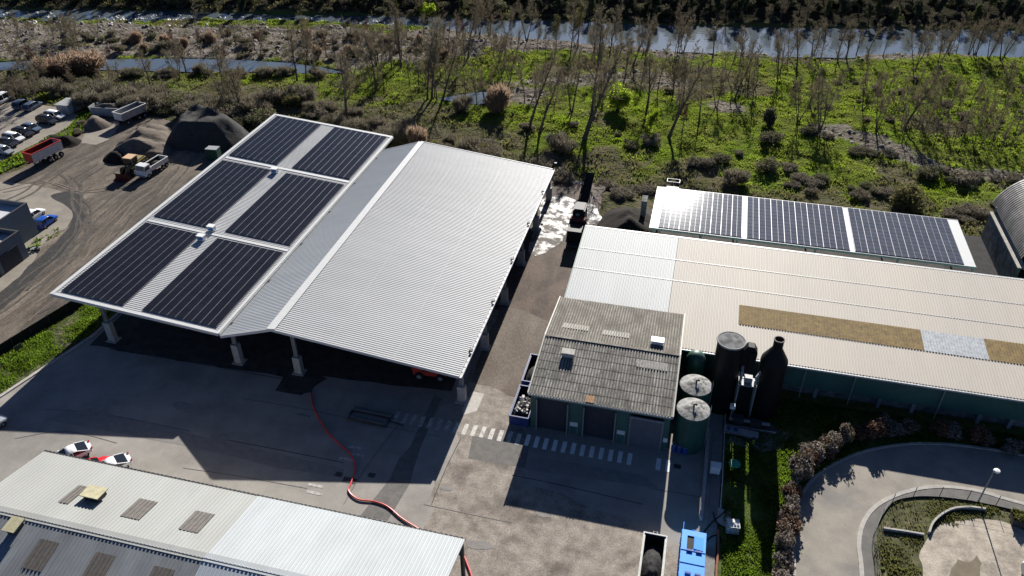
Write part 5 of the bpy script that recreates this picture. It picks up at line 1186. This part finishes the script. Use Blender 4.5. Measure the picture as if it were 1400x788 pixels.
g = MB(); g.bb(-1.9,1.9,-1.4,1.4,-.05,1.9); g.build('wall', MT['slab'], t); g = MB(); g.bb(-2.05,2.05,-1.55,1.55,1.901,2.05); g.build('roof', MT['trg'], t); g = MB(); g.bb(-.45,.45,-1.44,-1.405,.0,1.7); g.build('door', MT['steel'], t)
q = at(891, 278); t = thing('plant_cabinet', 'grey plant cabinet standing behind the left end of the solar canopy', 'cabinet', (q.x, cyb-2.0, 0))
g = MB(); g.bb(-1.3,-.5,-1,1,0,4.2); g.build('box', MT['conc'], t); g = MB(); g.bb(-1.36,-.44,-1.06,1.06,4.203,4.3); g.build('top', MT['block'], t)
# junk by the garage
g0 = at(48, 342); t = thing('scrap_pile', 'small pile of dark scrap at the corner of the garage block', 'scrap', (g0.x, g0.y, 0)); r3 = random.Random(8)
g = MB()
for k in range(14): g.box((r3.uniform(-.9,.9), r3.uniform(-.6,.6), r3.uniform(.1,.4)), (r3.uniform(.2,.8), r3.uniform(.1,.4), r3.uniform(.1,.3)), r3.uniform(0,3), Matrix.Rotation(r3.uniform(-.5,.5), 3, 'X'))
g.build('scrap', MT['dark'], t); g = MB()
for k in range(5): g.box((r3.uniform(-.9,.9), r3.uniform(-.6,.6), .45), (.5,.2,.1), r3.uniform(0,3))
g.build('pale_scrap', MT['trg'], t)
# dark screen fence along the grass strip
P = [(-93,20),(-84.3,56.5),(-80.6,72.5),(-78.9,80),(-78.4,90)]
t = bthing('screen_fence', 'dark screen fence dividing the gravel yard from the grass strip', 'fence', (-82, 65, 0))
g = MB()
for a, c in zip(P, P[1:]): g.beam((a[0],a[1],.75), (c[0],c[1],.75), .07, 1.5)
o = g.build('screen', MT['hedgefence'], t)
for a, c in zip(P, P[1:]):
    n_ = max(1, int(math.dist(a, c)/2.5))
    for k in range(n_):
        x, y = a[0]+(c[0]-a[0])*k/n_, a[1]+(c[1]-a[1])*k/n_
        if y > 50: g = MB(); g.bb(x-.05+.12, x+.05+.12, y-.05, y+.05, -.05, 1.65); g.build('post', MT['dark'], t)
q = at(22, 474, .9); g = MB(); g.beam((q.x+.18,q.y-.55,.85), (q.x+.36,q.y+.55,.85), .03, .7); g.build('notice_board', M('olive_board', (.06,.075,.045), .7), t)
# street lamp
q = at(1337, 687); t = thing('street_lamp', 'slim grey street lamp with one bright round head at the bend of the road', 'street lamp', (q.x, q.y, .08))
g = MB(); g.tube([(0,0,0),(0,0,.4),(0,0,4.9)], [.11,.085,.055], 10); g.build('pole', MT['steel'], t)
g = MB(); g.tube([(0,0,4.88),(.0,-.05,5.0),(.05,-.2,5.08)], .045, 8); g.build('bracket', MT['steel'], t)
g = MB(); g.lathe([(.05,4.98),(.3,5.02),(.34,5.08),(.28,5.2),(.05,5.25)], (.08,-.3,0), 20); g.build('lamp_head', MT['ibc'], t)
# wire fence round the turning area
t = bthing('wire_fence', 'thin wire mesh fence on dark posts around the sandy turning area', 'fence', (30, 63, 0))
path = [Vector((p.x, p.y)) for p in FEN]; acc = 0; g = MB(); last = None; posts = []
for a, c in zip(path, path[1:]):
    L = (c-a).length; s = 0
    while acc + (L-s) >= 2.75:
        s += 2.75-acc; acc = 0; posts.append(a+(c-a)*(s/L))
    acc += L-s
for p_ in posts:
    if p_.y > 44 and p_.x < 52: h_ = MB(); h_.tube([(p_.x,p_.y,.05),(p_.x,p_.y,1.75)], .035, 6); h_.build('post', MT['dark'], t)
for a, c in zip(path, path[1:]):
    if a.y > 44 and a.x < 52:
        for z in (.25,.6,1.0,1.35,1.7): g.beam((a.x,a.y,z), (c.x,c.y,z), .012)
g.build('wire', MT['steel'], t)
g = MB()
for a, c in zip(path, path[1:]):
    if a.y > 44 and a.x < 52: g.beam((a.x,a.y,.12), (c.x,c.y,.12), .06, .22)
g.build('base_board', MT['hedgefence'], t)
t = bthing('low_wall', 'low curved concrete retaining wall on the verge inside the fence', 'wall', (29, 60, 0))
P = [at(x, y) for x, y in ((1207,725),(1235,729),(1262,733.5))] ; g = MB()
for a, c in zip(P, P[1:]): g.beam((a.x,a.y,.2), (c.x,c.y,.2), .2, .42)
P = spline([at(x, y) for x, y in ((1269,731),(1274,718),(1285,707),(1300,699),(1316,696.5),(1332,697),(1346,699))], 4)
for a, c in zip(P, P[1:]): g.beam((a.x,a.y,.22), (c.x,c.y,.22), .2, .45)
g.build('coping', MT['kerb'], t)
q = at(1393, 716); t = thing('planter_box', 'dark green planted box on legs beside the sandy turning area', 'planter', (q.x+.6, q.y, .06), -.15)
g = MB(); g.bb(-1.4,1.4,-.75,.75,.0,.85); g.build('box', MT['dark'], t); 
o = blades('planting', 1500, (-1.35,1.35,-.7,.7), lambda x, y: x*0+1, .22, .2, MT['verge'], 15, kind=None, zf=lambda x, y: x*0+.86); del o['kind']; o.parent = t
q = at(1396, 784); t = thing('white_tank', 'white rounded liquid tank at the right picture edge on the sand', 'tank', (q.x, q.y, .06))
g = MB(); g.tube([(-.1,0,.75),(0,0,.75),(1.5,0,.75),(1.6,0,.75)], [.5,.68,.68,.5], 20); g.build('shell', MT['ibc'], t)
g = MB(); g.bb(.1,.3,-.55,.55,0,.4); g.bb(1.2,1.4,-.55,.55,0,.4); g.build('cradle', MT['steel'], t); g = MB(); g.lathe([(.2,1.42),(.2,1.55),(.02,1.57)], (.7,0,0), 14); g.build('cap', MT['galv'], t)
# pale sculpture-like valve post in the lawn
q = at(1029, 608); t = thing('marker_post', 'short yellow-green marker post standing in the shaded lawn', 'post', (q.x, q.y, 0)); g = MB(); g.bb(-.12,.12,-.12,.12,0,.9); g.build('post', M('lime_paint', (.28,.34,.05), .6), t); g = MB(); g.bb(-.16,.16,-.16,.16,.901,1.0); g.build('cap', MT['dark'], t)
# ================================================================== trees and shrubs
def bare_tree(name, label, cat, seed, H, r0, spread, lean=(0,0), mat=None, twig=None, nl=14, n2=6, n3=6, up=.75, stems=1, group=None, leaf=0, leafm=None, leafs=.22, low=.3):
    r_ = random.Random(seed); t = thing(name, label, cat, (0,0,0), 0, group); tr, cr = MB(), MB(); tips = []
    def seg(p, d, L, k, wob, bend):
        pts = [p]; d = d.normalized()
        for i in range(k):
            d = (d + Vector((r_.gauss(0,wob), r_.gauss(0,wob), r_.gauss(0,wob)+bend))).normalized(); pts.append(pts[-1]+d*(L/k))
        return pts
    def perp(d, ang):
        a = d.orthogonal().normalized(); a.rotate(Matrix.Rotation(r_.uniform(0, 2*PI), 3, d)); return (d*math.cos(ang)+a*math.sin(ang)).normalized()
    for s in range(stems):
        a = 2*PI*s/stems + r_.uniform(-.5,.5); b0 = Vector((0,0,-.15)) + (Vector((math.cos(a),math.sin(a),0))*.18 if stems > 1 else Vector())
        d0 = Vector((lean[0]+(math.cos(a)*.28 if stems > 1 else 0), lean[1]+(math.sin(a)*.28 if stems > 1 else 0), 1)); h = H*(1 if stems == 1 else r_.uniform(.75,1))
        tp = seg(b0, d0, h, 8, .05, .02); rs = [r0*(1-.86*i/8)/(stems**.35) for i in range(9)]; rs[0] *= 1.4
        tr.tube(tp, rs, 6, False)
        for i in range(nl):
            f = low+(1-low)*(i+r_.random())/nl; q = f*8; k = min(int(q), 7); p = tp[k].lerp(tp[k+1], q-k); d = (tp[k+1]-tp[k]).normalized()
            L1 = h*spread*(1.05-.75*f)*r_.uniform(.7,1.25); pr = seg(p, perp(d, r_.uniform(.45,.95)*(1.2-up*.5)), L1, 4, .12, up*.16); rb = max(.028, rs[k]*.5)
            tr.tube(pr, [rb, rb*.75, rb*.5, rb*.36, .022], 4, False)
            for j in range(n2):
                q2 = (.2+.8*(j+r_.random())/n2)*4; k2 = min(int(q2), 3); p2 = pr[k2].lerp(pr[k2+1], q2-k2)
                L2 = L1*r_.uniform(.28,.5); p2s = seg(p2, perp((pr[k2+1]-pr[k2]).normalized(), r_.uniform(.4,.9)), L2, 3, .16, up*.1)
                cr.tube(p2s, [.036,.031,.026,.02], 3, False)
                for m_ in range(n3+3):
                    q3 = (.15+.85*r_.random())*3; k3 = min(int(q3), 2); p3 = p2s[k3].lerp(p2s[k3+1], q3-k3)
                    e = seg(p3, perp((p2s[k3+1]-p2s[k3]).normalized(), r_.uniform(.3,.9)), L2*r_.uniform(.4,.85), 2, .2, up*.08); cr.tube(e, [.027,.022,.014], 3, False); tips += e[1:]
    tr.build('trunk', mat or MT['wood'], t); c = cr.build('crown', twig or MT['twig'], t)
    if leaf:
        g = MB()
        for p in tips:
            for q in range(leaf):
                o = p+Vector((r_.gauss(0,.25), r_.gauss(0,.25), r_.gauss(0,.2))); a = Vector((r_.gauss(0,1), r_.gauss(0,1), r_.gauss(0,1))).normalized(); b_ = a.orthogonal().normalized(); s = leafs*r_.uniform(.6,1.3)
                g.poly([o-a*s, o+b_*s*.5, o+a*s, o-b_*s*.5])
        g.build('leaves', leafm, t)
    return t
def shrub(name, label, cat, seed, rad, hgt, mat, stem, n_=1500, ls=.16, nstem=16, lumps=7, stick=0, group=None, base=.05, shape=None, mat2=None):
    """leafy or twiggy bush: small faces through the volume of several uneven clumps, on its own stems"""
    r_ = np.random.default_rng(seed); t = thing(name, label, cat, (0,0,0), 0, group)
    C = [(0,0,hgt*.5,rad*.75,hgt*.5)]
    for i in range(lumps):
        a = r_.uniform(0,2*PI); q = rad*r_.uniform(.3,.72); z = hgt*r_.uniform(.25,.68); C.append((q*math.cos(a), q*math.sin(a), z, rad*r_.uniform(.28,.5), hgt*r_.uniform(.2,.36)))
    ps = []; per = n_//len(C)
    for x, y, z, a, b in C:
        v = r_.normal(size=(per*(2 if (x,y)==(0,0) else 1), 3)); v /= np.linalg.norm(v, axis=1)[:, None]; u = r_.random(len(v))**.45
        ps.append(np.stack([x+v[:,0]*a*u, y+v[:,1]*a*u, z+v[:,2]*b*u], -1))
    P = np.concatenate(ps); P = P[P[:,2] > base]; m_ = len(P)
    A = r_.normal(size=(m_,3)); A[:,2] *= .7; A /= np.linalg.norm(A, axis=1)[:, None]; B = np.cross(A, r_.normal(size=(m_,3))); B /= np.linalg.norm(B, axis=1)[:, None]
    s = ls*r_.uniform(.5,1.4,(m_,1)); k = .22 if stick else .55
    if stick: A = P-np.array([0,0,-hgt*.5]); A /= np.linalg.norm(A, axis=1)[:, None]; A += r_.normal(0,.35,A.shape); s = s*2.2; B = np.cross(A, r_.normal(size=(m_,3))); B /= np.linalg.norm(B, axis=1)[:, None]; k = .09
    V = np.stack([P-A*s, P+B*s*k, P+A*s, P-B*s*k], 1).reshape(-1,3); F = np.arange(m_*4).reshape(-1,4)
    np_mesh('foliage', V, F, mat, t, mats=[mat, mat2] if mat2 else None, mi=(r_.random(m_) < .35).astype(int) if mat2 else None)
    g = MB()
    for i in range(nstem):
        a = r_.uniform(0,2*PI); q = rad*r_.uniform(.1,.75); zt = hgt*r_.uniform(.6,1.0)*(1-.35*(q/rad)); p0 = Vector((.2*math.cos(a),.2*math.sin(a),-.1)); p1 = Vector((q*math.cos(a)*.5,q*math.sin(a)*.5,zt*.55)); p2 = Vector((q*math.cos(a),q*math.sin(a),zt)); g.tube([p0,p1,p2],[.05,.035,.015],4,False)
    g.build('stems', stem, t); return t
def place(src, used, px, py, h=1.0, rz=None, label=None, group=None, z=None, wd=None):
    p = at(px, py) if py is not None else px
    r_ = random.uniform(0, 2*PI) if rz is None else rz; zz = float(height(np.array([p.x]), np.array([p.y]))[0]) if z is None else z
    sc_ = h if wd is None else (wd, wd, h)
    if src.name not in used:
        used.add(src.name); src.location = (p.x, p.y, zz); src.rotation_euler = (0,0,r_); src.scale = (sc_,)*3 if not isinstance(sc_, tuple) else sc_
        if label: src['label'] = label
        if group: src['group'] = group
        return src
    return dup(src, (p.x, p.y, zz), r_, sc_, label, group)
used = set()
W_ = 'bare_tree'
TA = bare_tree(W_, 'tall bare tree', 'tree', 1, 15, .24, .33, up=.75, nl=20, n2=6, n3=5)
TB = bare_tree(W_, 'spreading bare tree', 'tree', 2, 11, .28, .42, up=.6, nl=15, n2=7, n3=6, low=.22)
TC = bare_tree(W_, 'several-stemmed bare tree', 'tree', 3, 12, .22, .36, up=.9, nl=11, n2=5, n3=5, stems=3)
TD = bare_tree(W_, 'leaning bare tree', 'tree', 4, 15, .3, .30, lean=(.27,.1), up=.7, nl=18, n2=6, n3=5)
TE = bare_tree(W_, 'slender bare sapling', 'tree', 5, 7.5, .09, .30, up=.8, nl=10, n2=5, n3=4)
TF = bare_tree(W_, 'pale branched bare tree', 'tree', 6, 12, .2, .34, up=.95, nl=10, n2=6, n3=5, stems=4, mat=MT['woodp'], twig=MT['twig'])
TH = bare_tree(W_, 'open crowned bare tree', 'tree', 31, 11, .22, .52, up=.5, nl=10, n2=6, n3=3, low=.3)
TI = bare_tree(W_, 'twin-stemmed bare tree', 'tree', 32, 13, .22, .4, up=.7, nl=9, n2=6, n3=4, stems=2, low=.35)
TP = bare_tree(W_, 'pink budding tree', 'tree', 7, 9, .2, .42, up=.6, nl=14, n2=6, n3=6, twig=MT['twigp'])
TY = bare_tree(W_, 'budding tree', 'tree', 8, 11, .2, .3, up=.85, nl=16, n2=6, n3=5, twig=MT['twigy'], leaf=1, leafm=MT['twigy'], leafs=.16)
TG = shrub('round_tree', 'round bright green young willow standing alone in the meadow', 'tree', 9, 3.3, 5.4, MT['leafg'], MT['wood'], 3800, .22, 20, 9, base=.5)
# the trees one can point to, from left to right
D = [
 (TB,474,162,1.25,0,'broad bare tree with pinkish twigs rising behind the solar hall roof'),
 (TA,406,109,.86,0,'dark bare tree on the channel bank, left of its twin trunk'),
 (TA,418,110,.78,1,'dark bare tree on the channel bank, right of its twin trunk'),
 (TE,436,117,1.1,0,'thin bare tree just right of the twin trunks on the channel bank'),
 (TH,514,119,1.2,2,'upright bare tree alone on the grass above the solar hall ridge'),
 (TA,548,90,1.0,3,'tall thin bare tree on the edge of the gravel bar'),
 (TA,584,130,1.02,.4,'left one of the four close dark trunks beside the bright pond'),
 (TA,590,131,1.08,1.9,'second of the four close dark trunks beside the bright pond'),
 (TE,597,132,1.6,.3,'thin third one of the four close dark trunks beside the bright pond'),
 (TD,604,132,.92,.1,'right, leaning one of the four close dark trunks beside the bright pond'),
 (TA,640,78,.9,1,'dark upright bare tree where the pale path leaves the gravel bar'),
 (TE,652,137,1.3,0,'thin bare tree growing right at the bright pond edge'),
 (TD,723,173,1.15,.15,'leaning bare tree right of the reddish willow clump'),
 (TD,738,179,.9,.5,'shorter leaning bare tree behind the white hall roof corner'),
 (TD,799,188,1.38,.05,'tallest leaning bare tree, rooted above the screening machine'),
 (TA,809,157,1.35,2.3,'very tall straight bare tree left of the round green willow'),
 (TI,781,153,1.05,1,'bare tree between the tallest leaning tree and the reddish willow'),
 (TA,832,85,.95,0,'bare tree near the river above the round green willow'),
 (TD,865,87,.8,.4,'leaning bare tree near the river right of the pale willow crown'),
 (TB,885,147,1.0,1,'spreading bare tree right behind the round green willow'),
 (TD,914,186,1.12,.2,'thick dark tree leaning right over its mound of roots'),
 (TP,933,178,.62,0,'small pink-budded tree right of the thick leaning tree'),
 (TH,956,166,.9,2,'bare tree right of the small pink-budded tree'),
 (TC,980,143,.8,1,'several-stemmed bare tree left of the dark stony mound'),
 (TD,1005,133,.72,.7,'leaning bare tree on the dark stony mound'),
 (TE,1015,101,1.5,0,'tall thin bare tree in the meadow above the stony mound'),
 (TE,1033,117,1.4,1,'tall thin bare tree right of the stony mound'),
 (TC,1091,166,.85,2,'dark several-stemmed tree left of the pale forked tree'),
 (TF,1121,176,1.05,.4,'large pale tree forking from its base beside the bare earth strip'),
 (TH,1110,118,.8,2,'spreading bare tree in the meadow above the pale forked tree'),
 (TC,1198,179,.78,.3,'several-stemmed tree on the bare earth strip'),
 (TD,1236,176,.85,.3,'leaning bare tree right of the one on the bare earth strip'),
 (TC,1250,97,.95,1,'clump-stemmed tree by the far river shore on the right'),
 (TF,1283,92,.9,2,'brownish branched tree beside the river on the right'),
 (TB,1375,124,.62,1,'small spreading tree in the meadow near the right picture edge'),
 (TC,313,160,.92,1,'dark several-stemmed tree nearest the left corner of the solar hall'),
 (TB,330,157,.9,2,'spreading bare tree against the channel left of the solar hall corner'),
 (TB,305,121,.9,.4,'bare tree on the bright grass left of the solar hall'),
 (TB,205,117,.8,1.4,'bare tree in the thicket above the empty tipping trailer'),
 (TC,244,104,.7,.2,'left bare tree of two on the channel bank above the gravel heap'),
 (TB,254,97,.75,2.2,'right bare tree of two on the channel bank above the gravel heap'),
 (TY,790,62,.95,0,'tall olive budding tree standing before the river in the middle'),
 (TY,760,66,.75,1,'lower olive budding tree left of the tall one before the river'),
 (TG,845,150,1.0,0,None),
]
for src, px, py, h, rz, lb in D: place(src, used, px, py, h, rz, lb)
g_ = bare_tree('young_tree', 'small bright green young tree left of the thick leaning tree', 'tree', 17, 5, .09, .34, up=.7, nl=12, n2=6, n3=4, leaf=2, leafm=MT['leafg'], leafs=.16); place(g_, used, 888, 180, 1.0, 0)
# saplings in the planted rows at the right, thinner trees across the meadow and gravel bar
r4 = random.Random(12)
for k in range(64):
    i, j = k % 16, k//16
    px, py = 1205+i*14+j*9+r4.uniform(-5,5), 128+j*21+i*1.2+r4.uniform(-6,6)
    if px > 1402: continue
    place(TE if k % 5 else TC, used, px, py, r4.uniform(.7,1.1) if k % 5 else r4.uniform(.4,.6), None, 'slender bare sapling in the planted rows of the right-hand meadow', 'saplings in the planted meadow rows')
for k in range(48):
    px = r4.uniform(640,1200); py = r4.uniform(68,150) if k % 3 else r4.uniform(66,84)
    src = (TH,TE,TI,TC,TB,TE,TA,TH)[k % 8]; place(src, used, px, py, r4.uniform(.5,.85) if src is not TE else r4.uniform(.9,1.5), r4.uniform(-.6,.9) if src is TD else None, 'thin bare tree scattered over the middle meadow before the river', 'thin bare trees in the middle meadow')
for k in range(30):
    px, py = r4.uniform(430,700), r4.uniform(60,130)
    src = (TE,TH,TC,TI)[k % 4]; place(src, used, px, py, r4.uniform(.55,.8) if src is not TE else r4.uniform(.8,1.4), None, 'small bare tree between the gravel bar and the solar hall', 'small bare trees by the gravel bar')
for k in range(74):
    px, py = r4.uniform(-10,640), r4.uniform(40,84)
    src = (TH,TE,TC,TP,TI)[k % 5]; place(src, used, px, py, r4.uniform(.38,.62) if src is not TE else r4.uniform(.7,1.1), None, 'small bare tree or sapling growing on the gravel bar', 'small trees on the gravel bar')
for k in range(26):
    px, py = r4.uniform(560,1400), None
    x = at(px, 70).x; y = float(near(np.array([x]))[0])-r4.uniform(.5,5); p = Vector((x, y, 0))
    src = (TI,TC,TE,TH)[k % 4]; place(src, used, p, None, r4.uniform(.6,.95) if src is not TE else 1.3, None, 'bare tree standing along the near river shore', 'bare trees along the near river shore')
for k in range(22):
    px, py = r4.uniform(0,330), r4.uniform(104,150)
    src = (TB,TC,TE,TB)[k % 4]; place(src, used, px, py, r4.uniform(.4,.7) if src is not TE else .9, None, 'bare tree in the thicket between car park and channel', 'bare trees in the left thicket')
# shrubs
SB = shrub('bramble', 'b', 'shrub', 21, 2.6, 1.9, MT['bram'], MT['woodp'], 2400, .15, 14, 9, mat2=MT['bramd'])
SD = shrub('bramble', 'b', 'shrub', 22, 2.2, 1.7, MT['bramd'], MT['wood'], 2000, .15, 12, 8, mat2=MT['leafo'])
SO = shrub('bush', 'b', 'shrub', 23, 2.4, 2.4, MT['leafo'], MT['wood'], 2200, .16, 12, 8, mat2=MT['bram'])
SW = shrub('willow_bush', 'b', 'shrub', 24, 2.6, 4.2, MT['twigr'], MT['wood'], 2600, .34, 60, 4, stick=1, mat2=MT['straw'])
SG = shrub('twig_bush', 'b', 'shrub', 25, 2.8, 3.0, MT['twig2'], MT['woodp'], 3000, .2, 40, 9, stick=1, mat2=MT['bramd'])
SY = shrub('yellow_bush', 'b', 'shrub', 26, 2.3, 2.6, MT['twigy'], MT['wood'], 1900, .16, 18, 8, mat2=MT['leafo'])
SE = shrub('dark_bush', 'b', 'shrub', 27, 1.7, 4.2, MT['leafd'], MT['wood'], 2000, .2, 10, 6, mat2=MT['bramd'])
DS = [(SW,572,196,.95,'straw-brown willow bush just behind the white hall ridge'), (SW,683,148,1.25,'tall rust-brown willow clump at the right end of the bright pond'),
 (SG,640,206,1.05,'grey twiggy bush behind the white hall roof, right of the straw-brown willow'), (SY,661,203,.8,'yellow-green bush next to the grey twiggy bush behind the white roof'),
 (SG,632,146,1.0,'dark twiggy bush on the near edge of the bright pond'), (SG,766,205,1.15,'big grey twiggy bush above the white hall roof corner'),
 (SE,1052,170,1.0,'narrow dark ivy-covered stump in the meadow'), (SD,1052,196,1.3,'dark bush at the foot of the ivy-covered stump'), (SO,1049,232,1.1,'olive bush casting a dark shadow below the ivy-covered stump'),
 (SG,1005,250,.95,'grey twiggy bush above the solar canopy left part'), (SB,951,226,.8,'left one of the three brambles in the grass above the canopy'), (SB,967,226,.75,'middle one of the three brambles in the grass above the canopy'), (SD,985,222,1.0,'right, larger one of the three brambles in the grass above the canopy'),
 (SD,1268,240,1.15,'rounded dark bramble below the bare earth strip'), (SB,1318,246,1.2,'long low bramble right of the rounded dark one'), (SY,1240,283,1.5,'yellow-green topped bush above the right solar array'),
 (SD,1105,182,1.1,'dark bramble left of the pale forked tree'), (SB,890,196,1.0,'bramble mound below the small green young tree'), (SD,862,200,.9,'dark low bramble left of the bramble mound'),
 (SW,95,95,1.0,'rust-brown willow thicket left of the channel bend'), (SW,125,93,1.0,'rust-brown willow thicket at the channel bend'), (SW,70,97,.95,'leftmost rust-brown willow thicket by the channel'),
 (SE,25,118,1.1,'dark evergreen bush in the bright grass at the left'), (SY,402,143,1.1,'yellowish bush behind the left corner of the solar hall'), (SY,236,143,1.0,'yellow-green bush above the gravel heap')]
for src, px, py, h, lb in DS: place(src, used, px, py, h, None, lb, wd=h*1.9 if 'thicket' in lb else h)
def many(n_, fn, srcs, hs, label, group, seed):
    r_ = random.Random(seed)
    for k in range(n_):
        px, py = fn(r_); s = srcs[k % len(srcs)]; h = r_.uniform(*hs); place(s, used, px, py, h, None, label, group, wd=h*r_.uniform(1.1,1.7) if 'bramble' in label else h*r_.uniform(.85,1.2))
def line(P):
    def f(r_):
        i = r_.randrange(len(P)-1); t = r_.random(); (a, b, w0), (c, d, w1) = P[i], P[i+1]; return a+(c-a)*t+r_.gauss(0,6), b+(d-b)*t+r_.uniform(-1,1)*(w0+(w1-w0)*t)
    return f
many(34, line([(40,92,3),(180,98,4),(300,98,4),(420,98,4)]), (SG,SB,SG,SO), (.4,.8), 'bush on the near bank of the side channel', 'bushes on the near channel bank', 41)
many(60, line([(95,138,12),(180,142,12),(260,152,14),(320,162,12),(362,150,14)]), (SB,SG,SO,SB,SD,SG), (.7,1.3), 'greyish bush in the thicket behind the gravel heap', 'bushes in the thicket behind the gravel heap', 31)
many(30, line([(390,140,10),(450,158,14),(520,176,10),(560,190,6)]), (SG,SB,SG,SD), (.7,1.2), 'twiggy bush in the dark scrub behind the solar hall', 'bushes in the scrub behind the solar hall', 32)
many(30, line([(600,196,8),(690,205,12),(770,228,14),(850,262,10),(900,255,10)]), (SB,SB,SB,SG,SB), (.35,.75), 'low bramble in the scrub behind the white roof and screening machine', 'brambles behind the white roof', 33)
many(30, line([(1060,240,16),(1150,262,12),(1240,272,12),(1330,290,10),(1390,290,18)]), (SB,SO,SB,SB), (.3,.7), 'low bramble in the grass behind the solar canopy', 'brambles behind the solar canopy', 34)
many(20, line([(1120,188,6),(1210,215,6),(1300,240,6),(1400,245,8)]), (SB,SD), (.35,.6), 'small bramble along the bare earth strip', 'brambles along the bare earth strip', 35)
many(95, line([(20,60,20),(200,55,16),(400,60,16),(600,66,14)]), (SB,SG,SB,SD,SG,SW,SO), (.3,.75), 'small bush growing among the stones of the gravel bar', 'bushes on the gravel bar', 36)
many(30, line([(0,128,8),(60,126,10),(110,118,10),(200,128,10)]), (SO,SG,SD,SB), (.6,1.1), 'bush on the bank between car park and channel', 'bushes above the car park', 37)
many(30, lambda r_: (r_.uniform(660,1400), r_.uniform(90,215)), (SB,SD,SG), (.3,.6), 'small low bush dotted over the green meadow', 'small bushes in the meadow', 38)
many(6, line([(95,190,2),(125,165,2)]), (SG,), (.25,.4), 'bare twiggy bush on the grass bank beside the parked cars', 'twiggy bushes on the grass bank', 39)
# hedge along the loop road
HR = shrub('hedge_shrub', 'h', 'shrub', 41, 1.15, 2.0, MT['hedger'], MT['wood'], 1500, .13, 26, 9, mat2=MT['hedgeg'])
HW = shrub('hedge_shrub', 'h', 'shrub', 42, 1.1, 2.0, MT['hedgew'], MT['woodp'], 1300, .11, 30, 9, mat2=MT['hedgeg'])
HG = shrub('hedge_shrub', 'h', 'shrub', 43, 1.1, 2.0, MT['hedgeg'], MT['woodp'], 1200, .13, 30, 9, mat2=MT['hedgew'])
HP = [at2(x, y) for x, y in ((1068,815),(1071,760),(1074,710),(1080,672),(1094,645),(1113,625),(1138,611),(1170,600),(1205,593),(1240,592),(1280,597),(1330,606),(1400,620))]
tot = 0; pts = []
for a, c in zip(HP, HP[1:]):
    L = math.dist(a, c); k = max(1, round(L/1.35))
    for i in range(k): pts.append((a[0]+(c[0]-a[0])*i/k, a[1]+(c[1]-a[1])*i/k))
kinds = {'r': (HR, 'red-leaved shrub in the hedge along the loop road', 'red shrubs in the roadside hedge'), 'w': (HW, 'pale blossoming shrub in the hedge along the loop road', 'pale shrubs in the roadside hedge'), 'g': (HG, 'brownish shrub in the hedge along the loop road', 'brownish shrubs in the roadside hedge')}
seq = 'wgwwgrgwrgwgrwgwgrrgwgrrwgrgrwggrwgrggwrgg'
for i, (x, y) in enumerate(pts):
    if i > len(pts)*.66 and i % 3 == 1: continue
    s, lb, gp = kinds[seq[i % len(seq)]]; place(s, used, Vector((x+random.uniform(-.35,.35), y+random.uniform(-.4,.4), 0)), None, random.uniform(.85,1.7), None, lb, gp, z=0.0, wd=random.uniform(.8,1.35))
# wood on the far river bank
EV = bare_tree('dark_tree', 'f', 'tree', 51, 11, .3, .36, up=.6, nl=18, n2=6, n3=5, low=.12, leaf=2, leafm=MT['leafd'], leafs=.34)
EO = bare_tree('olive_tree', 'f', 'tree', 52, 9, .25, .38, up=.7, nl=15, n2=6, n3=5, low=.12, leaf=2, leafm=MT['leafo'], leafs=.3)
r5 = random.Random(77)
for row in range(6):
    for k in range(44):
        px = -30 + k*33.5 + r5.uniform(-18,18); x = at(px, 30).x; y = float(far(np.array([x]))[0]) + 1.5 + row*5 + r5.uniform(-2,2)
        x *= 1+row*.03; q = r5.random(); src = EV if q < .52 else (EO if q < .76 else (TB if q < .9 else TA))
        lb = {EV.name: ('dense dark tree in the wood on the far river bank', 'dark trees on the far bank'), EO.name: ('olive-leaved tree in the wood on the far river bank', 'olive trees on the far bank')}.get(src.name, ('bare tree in the wood on the far river bank', 'bare trees on the far bank'))
        place(src, used, Vector((x, y, 0)), None, r5.uniform(.4,.62) if row < 2 else r5.uniform(.5,.8), None, *lb)
yl = shrub('willow_bush', 'bright yellow-green willow overhanging the far bank, left of the middle', 'shrub', 61, 2.8, 4.0, MT['leafg'], MT['wood'], 2200, .2, 14, 8); x = at(573,28).x; place(yl, used, Vector((x, float(far(np.array([x]))[0])+.8, 0)), None, 1.0, 0)
FB = shrub('bank_bush', 'f', 'shrub', 62, 2.2, 2.0, MT['bramd'], MT['wood'], 1500, .2, 8, 7, mat2=MT['leafd'])
for k in range(70):
    px, py = r5.uniform(-30,1430), 20; x = at(px, 30).x; y = float(far(np.array([x]))[0])+r5.uniform(4,22); place(FB if k % 3 else SO, used, Vector((x, y, 0)), None, r5.uniform(.9,1.6), None, 'dark undergrowth bush between the trees of the far wood', 'undergrowth bushes in the far wood')
for k in range(60):
    px = -20+k*24.5; x = at(px, 34).x; y = float(far(np.array([x]))[0])+r5.uniform(.8,2.6); place(FB, used, Vector((x, y, 0)), None, r5.uniform(.4,.8), None, 'dark bush at the water edge of the far river bank', 'bushes at the far water edge')
for o in (TH,TI,TA,TB,TC,TD,TE,TF,TP,TY,SB,SD,SO,SW,SG,SY,SE,HR,HW,HG,EV,EO,FB):
    if o.name not in used:
        for c in kids(o): bpy.data.objects.remove(c)
        bpy.data.objects.remove(o)
print('objects', len(bpy.data.objects))
